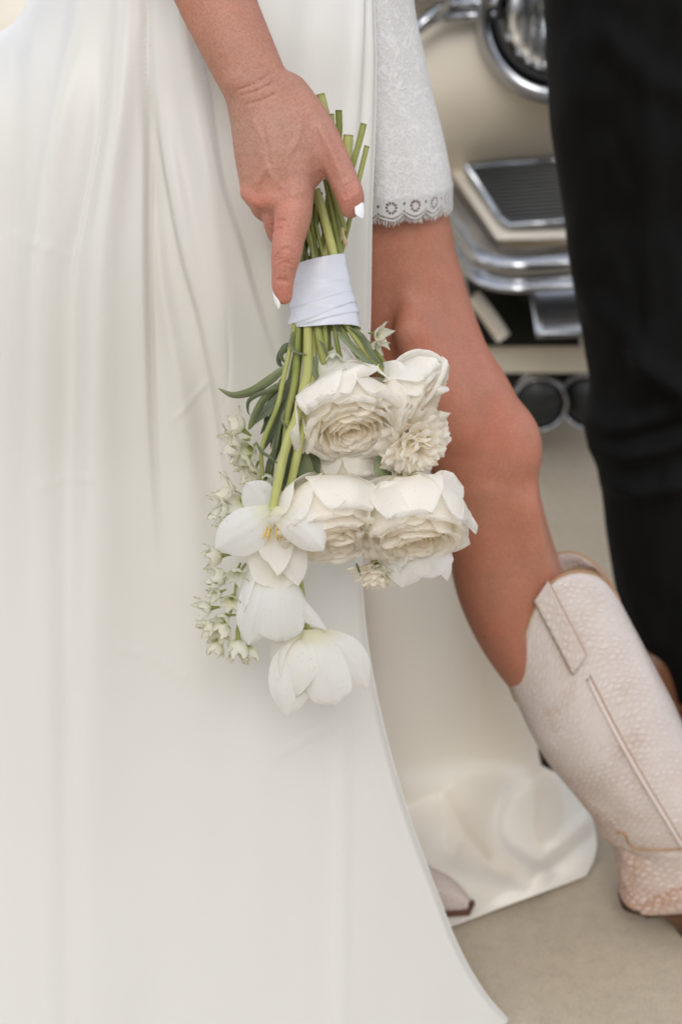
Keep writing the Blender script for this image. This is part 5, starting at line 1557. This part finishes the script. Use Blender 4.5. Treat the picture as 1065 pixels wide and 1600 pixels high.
# ------------------------------------------------------------------ car
CX = -.36
car = empty('car', (CX, 3.6, 0))
tag(car, 'cream vintage car with round chrome headlights and a chrome bumper', 'car')
def build_car():
    prof = spline([(2.86, .20), (2.80, .24), (2.755, .30), (2.80, .38), (2.86, .46), (2.84, .56), (2.78, .66), (2.755, .76), (2.78, .88), (2.86, .97), (3.05, 1.04), (3.6, 1.10), (4.4, 1.14)], 90)
    xs = np.linspace(-1, 1, 90)
    half = .98
    P = np.zeros((90, 90, 3))
    for j, s in enumerate(xs):
        back = .55 * max(abs(s) - .80, 0)**2 / .04 * .35 + .02 * abs(s)**2
        P[:, j, 0] = CX + half * np.sign(s) * min(abs(s), 1)
        P[:, j, 1] = prof[:, 0] + back
        P[:, j, 2] = prof[:, 1] - .03 * s**2
        fen = np.exp(-((abs(s) - .72) / .20)**2)                # wings swell over the lamps
        P[:, j, 2] += .05 * fen * sm(.8, 1.0, prof[:, 1])
        P[:, j, 1] -= .05 * fen * sm(.55, .8, prof[:, 1]) * sm(1.05, .95, prof[:, 1])
        valley = np.exp(-((abs(s) - .40) / .10)**2)
        P[:, j, 1] += .03 * valley * sm(.6, .8, prof[:, 1])
    body = grid('body', P, M_car, car)
    # sides and underside
    for sgn in (-1, 1):
        x = CX + sgn * .98
        pr = spline([(2.98, .24), (2.95, .6), (3.0, .9), (3.3, 1.0), (4.4, 1.06), (5.6, 1.0), (5.9, .7), (5.9, .26)], 50)
        mid = np.array([4.4, .55])
        rows = np.array([[[x - sgn * .02 * k, *(mid + (p - mid) * (1 - .3 * k))] for p in pr] for k in np.linspace(0, 1, 4)])
        grid('side_panel', rows, M_car, car)
        for yw in (3.35, 5.35):
            t = np.linspace(0, 2 * np.pi, 40, endpoint=False)
            rr = np.array([(.0, .20), (.02, .20), (.0, .31), (.03, .335), (.15, .335), (.18, .31), (.18, .2)])
            Pw = np.array([[[x - sgn * a, yw + b * math.cos(k), .335 + b * math.sin(k)] for k in t] for a, b in rr])
            w_ = grid('wheel', Pw, M_dark, car, cv=True)
            rr = np.array([(.0, .20), (.01, .17), (.005, .12), (-.012, .07), (-.015, .0)])
            grid('rim', np.array([[[x - sgn * a, yw + b * math.cos(k), .335 + b * math.sin(k)] for k in t] for a, b in rr]), M_chrome, w_, cv=True)
    MB().add(*box((CX, 4.4, .30), (1.8, 2.9, .10))).build('underside', M_dark, car, False)
    MB().add(*box((CX, 4.9, 1.25), (1.5, 1.3, .36))).build('cabin', M_car, car, False)
    # headlamps
    def lathe(o, Zd, rz, mt, name, parent, seg=56):
        Zd = nrm(Zd); X_ = nrm(np.cross([0, 0, 1], Zd)); Y_ = np.cross(Zd, X_)
        t = np.linspace(0, 2 * np.pi, seg, endpoint=False)
        Pq = np.array([[o + X_ * r * math.cos(k) + Y_ * r * math.sin(k) + Zd * z for k in t] for r, z in rz])
        return grid(name, Pq, mt, parent, cv=True)
    hl = wY(874, 22, 2.66)
    for k, o in enumerate((hl, hl * [-1, 1, 1] + [2 * CX, 0, 0])):
        Zd = (-.30 if k == 0 else .0, -1, .03)
        h = lathe(o, Zd, [(.15, -.16), (.158, -.05), (.155, -.005), (.146, .012), (.134, .016), (.124, .006), (.116, -.006)], M_chrome, 'headlight', car)
        lathe(o, Zd, [(.1165, -.004), (.114, .013), (.109, .016), (.105, .010)], M_dark, 'rubber_ring', h)
        lathe(o, Zd, [(.101, .0), (.09, .022), (.06, .036), (.03, .042), (.0005, .044)], M_lens, 'lens', h)
        lathe(o, Zd, [(.101, -.002), (.085, -.04), (.05, -.075), (.0005, -.09)], M_chrome, 'reflector', h)
        ribs = MB()
        Zn = nrm(Zd); X_ = nrm(np.cross([0, 0, 1], Zn)); Y_ = np.cross(Zn, X_)
        for q in np.linspace(-.085, .085, 10):
            hh = math.sqrt(max(.096**2 - q * q, 0)); 
            pts = [o + X_ * q + Y_ * w + Zn * (.0 - .0 * w) for w in np.linspace(-hh, hh, 5)]
            ribs.add(*tube(np.array(pts) + Zn * .024, .0042, 6))
        ribs.build('lens_rib', M_lens, h)
    # grille surround left of the lamp
    gr = MB()
    y_ = 2.70
    gl = MB()
    for a, b, r in (((640, 52), (700, 8), .013), ((700, 8), (790, 4), .011), ((690, 26), (775, 24), .008), ((655, 42), (690, 26), .008)):
        gl.add(*tube(np.array([wY(*a, y_), wY(*b, y_)]), r, 10))
    g_ob = gl.build('grille_surround', M_chrome, car)
    c = wY(560, -60, 2.74)
    MB().add(*box(c + [-.1, .03, .02], (.50, .02, .16))).build('grille_opening', M_dark, car, False)
    for k in range(7):
        b0 = wY(700, -4 - k * 13, 2.715)
        MB().add(*tube(np.array([b0 + [.06, 0, 0], b0 + [-.62, 0, 0]]), .005, 8)).build('grille_bar', M_chrome, car)
    # bumper: bar with a sloping top, wrapped corner on the left
    def strip(rows, name, mt, th=.004, parent=car, smooth=True):
        o = grid(name, np.array(rows), mt, parent, smooth=smooth)
        so = o.modifiers.new('thickness', 'SOLIDIFY'); so.thickness = th; so.offset = -1
        return o
    sec = spline([(.0, .0), (-.035, -.010), (-.046, -.026), (-.040, -.042), (-.036, -.050), (-.046, -.058), (-.048, -.070), (-.02, -.078)], 24)   # dY, dh
    path = spline([wY(694, 268, 2.80), wY(718, 302, 2.74), wY(748, 344, 2.66), wY(772, 376, 2.60), wY(800, 388, 2.575), wY(850, 386, 2.57), wY(930, 380, 2.57), wY(1100, 372, 2.58), wY(1200, 372, 2.66)], 70)
    T = nrm(np.gradient(path, axis=0)); T[:, 2] = 0; T = nrm(T)
    outw = np.stack([T[:, 1], -T[:, 0], 0 * T[:, 0]], -1)
    rows = [[p - o_ * s[0] * 1.0 * 1 + np.array([0, 0, s[1]]) for p, o_ in zip(path, outw)] for s in sec]
    bm = strip(rows, 'bumper', M_chrome)
    # cream ledge and ribbed plate on top of it
    a, b, c_, d = wY(700, 262, 2.84), wY(1100, 236, 2.84), wY(776, 374, 2.605), wY(1100, 368, 2.605)
    led = [[a + (b - a) * s + ((c_ + (d - c_) * s) - (a + (b - a) * s)) * t for s in np.linspace(0, 1, 20)] for t in np.linspace(0, 1, 10)]
    strip(led, 'bumper_ledge', M_car)
    up = np.array([0, -.006, .009])
    a, b, c_, d = wY(728, 268, 2.80) + up, wY(1000, 246, 2.80) + up, wY(790, 360, 2.635) + up, wY(1000, 346, 2.635) + up
    Q = lambda s, t: (a + (b - a) * s) * (1 - t) + (c_ + (d - c_) * s) * t
    fr = MB()
    loop = np.array([Q(0, 0), Q(1, 0), Q(1, 1), Q(0.02, 1), Q(-.0, .9), Q(0, 0)])
    fr.add(*tube(loop, .008, 8))
    fr.build('plate_frame', M_chrome, bm)
    for k in range(15):
        t = .08 + .86 * k / 14
        MB().add(*tube(np.array([Q(.01, t), Q(.5, t), Q(.99, t)]) + [0, 0, .003], .0036, 6)).build('plate_rib', M_dullchrome, bm)
    strip([[Q(s, t) for s in np.linspace(0, 1, 8)] for t in np.linspace(0, 1, 4)], 'plate_base', M_dark, .003, bm)
    # main face of the bumper, leaning back a little
    fa, fb, fc, fd = wY(822, 420, 2.65), wY(1120, 410, 2.65), wY(838, 528, 2.56), wY(1120, 518, 2.56)
    face = []
    for t_ in np.linspace(0, 1, 12):
        row = []
        for s_ in np.linspace(0, 1, 24):
            p = (fa + (fb - fa) * s_) * (1 - t_) + (fc + (fd - fc) * s_) * t_
            row.append(p + np.array([0, -.003 * math.sin(t_ * math.pi), 0]))
        face.append(row)
    strip(face, 'bumper_face', M_chrome, .004, bm)
    # bumper end face: dark reflection and the shade under it put into the colour
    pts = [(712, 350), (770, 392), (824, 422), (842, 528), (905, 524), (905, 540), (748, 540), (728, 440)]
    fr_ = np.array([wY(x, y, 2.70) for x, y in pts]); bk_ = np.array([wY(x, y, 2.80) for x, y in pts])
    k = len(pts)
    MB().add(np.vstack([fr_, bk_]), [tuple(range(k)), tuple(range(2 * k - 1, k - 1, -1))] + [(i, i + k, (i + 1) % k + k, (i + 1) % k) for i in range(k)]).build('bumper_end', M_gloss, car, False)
    MB().add(*tube(spline([wY(722, 372, 2.68), wY(745, 402, 2.67), wY(782, 420, 2.66), wY(816, 424, 2.64)], 16), .010, 8)).build('end_trim', M_chrome, car)
    MB().add(*tube(spline([wY(738, 462, 2.68), wY(760, 490, 2.67), wY(786, 528, 2.66)], 12), .016, 8)).build('valance_edge', M_car, car)
    MB().add(*box(wY(850, 562, 2.72) + [.05, .03, 0], (.46, .06, .055))).build('valance', M_car, car, False)
    # low round lamps
    for x, y, r in ((842, 632, .058), (915, 628, .058), (1010, 622, .058)):
        o = wY(x, y, 2.73)
        l_ = lathe(o, (-.05 if x < 900 else -.5, -1, .05), [(r - .006, -.06), (r, -.01), (r, .004), (r - .004, .007), (r - .008, .002), (r - .010, -.012)], M_chrome, 'fog_lamp', car)
        lathe(o, (-.05 if x < 900 else -.5, -1, .05), [(r - .0095, -.010), (r * .6, .0), (.0005, .004)], mat('fog_lamp_glass', (.03, .032, .03), .3, .4) if 'fog_lamp_glass' not in bpy.data.materials else bpy.data.materials['fog_lamp_glass'], 'lens', l_)
build_car()
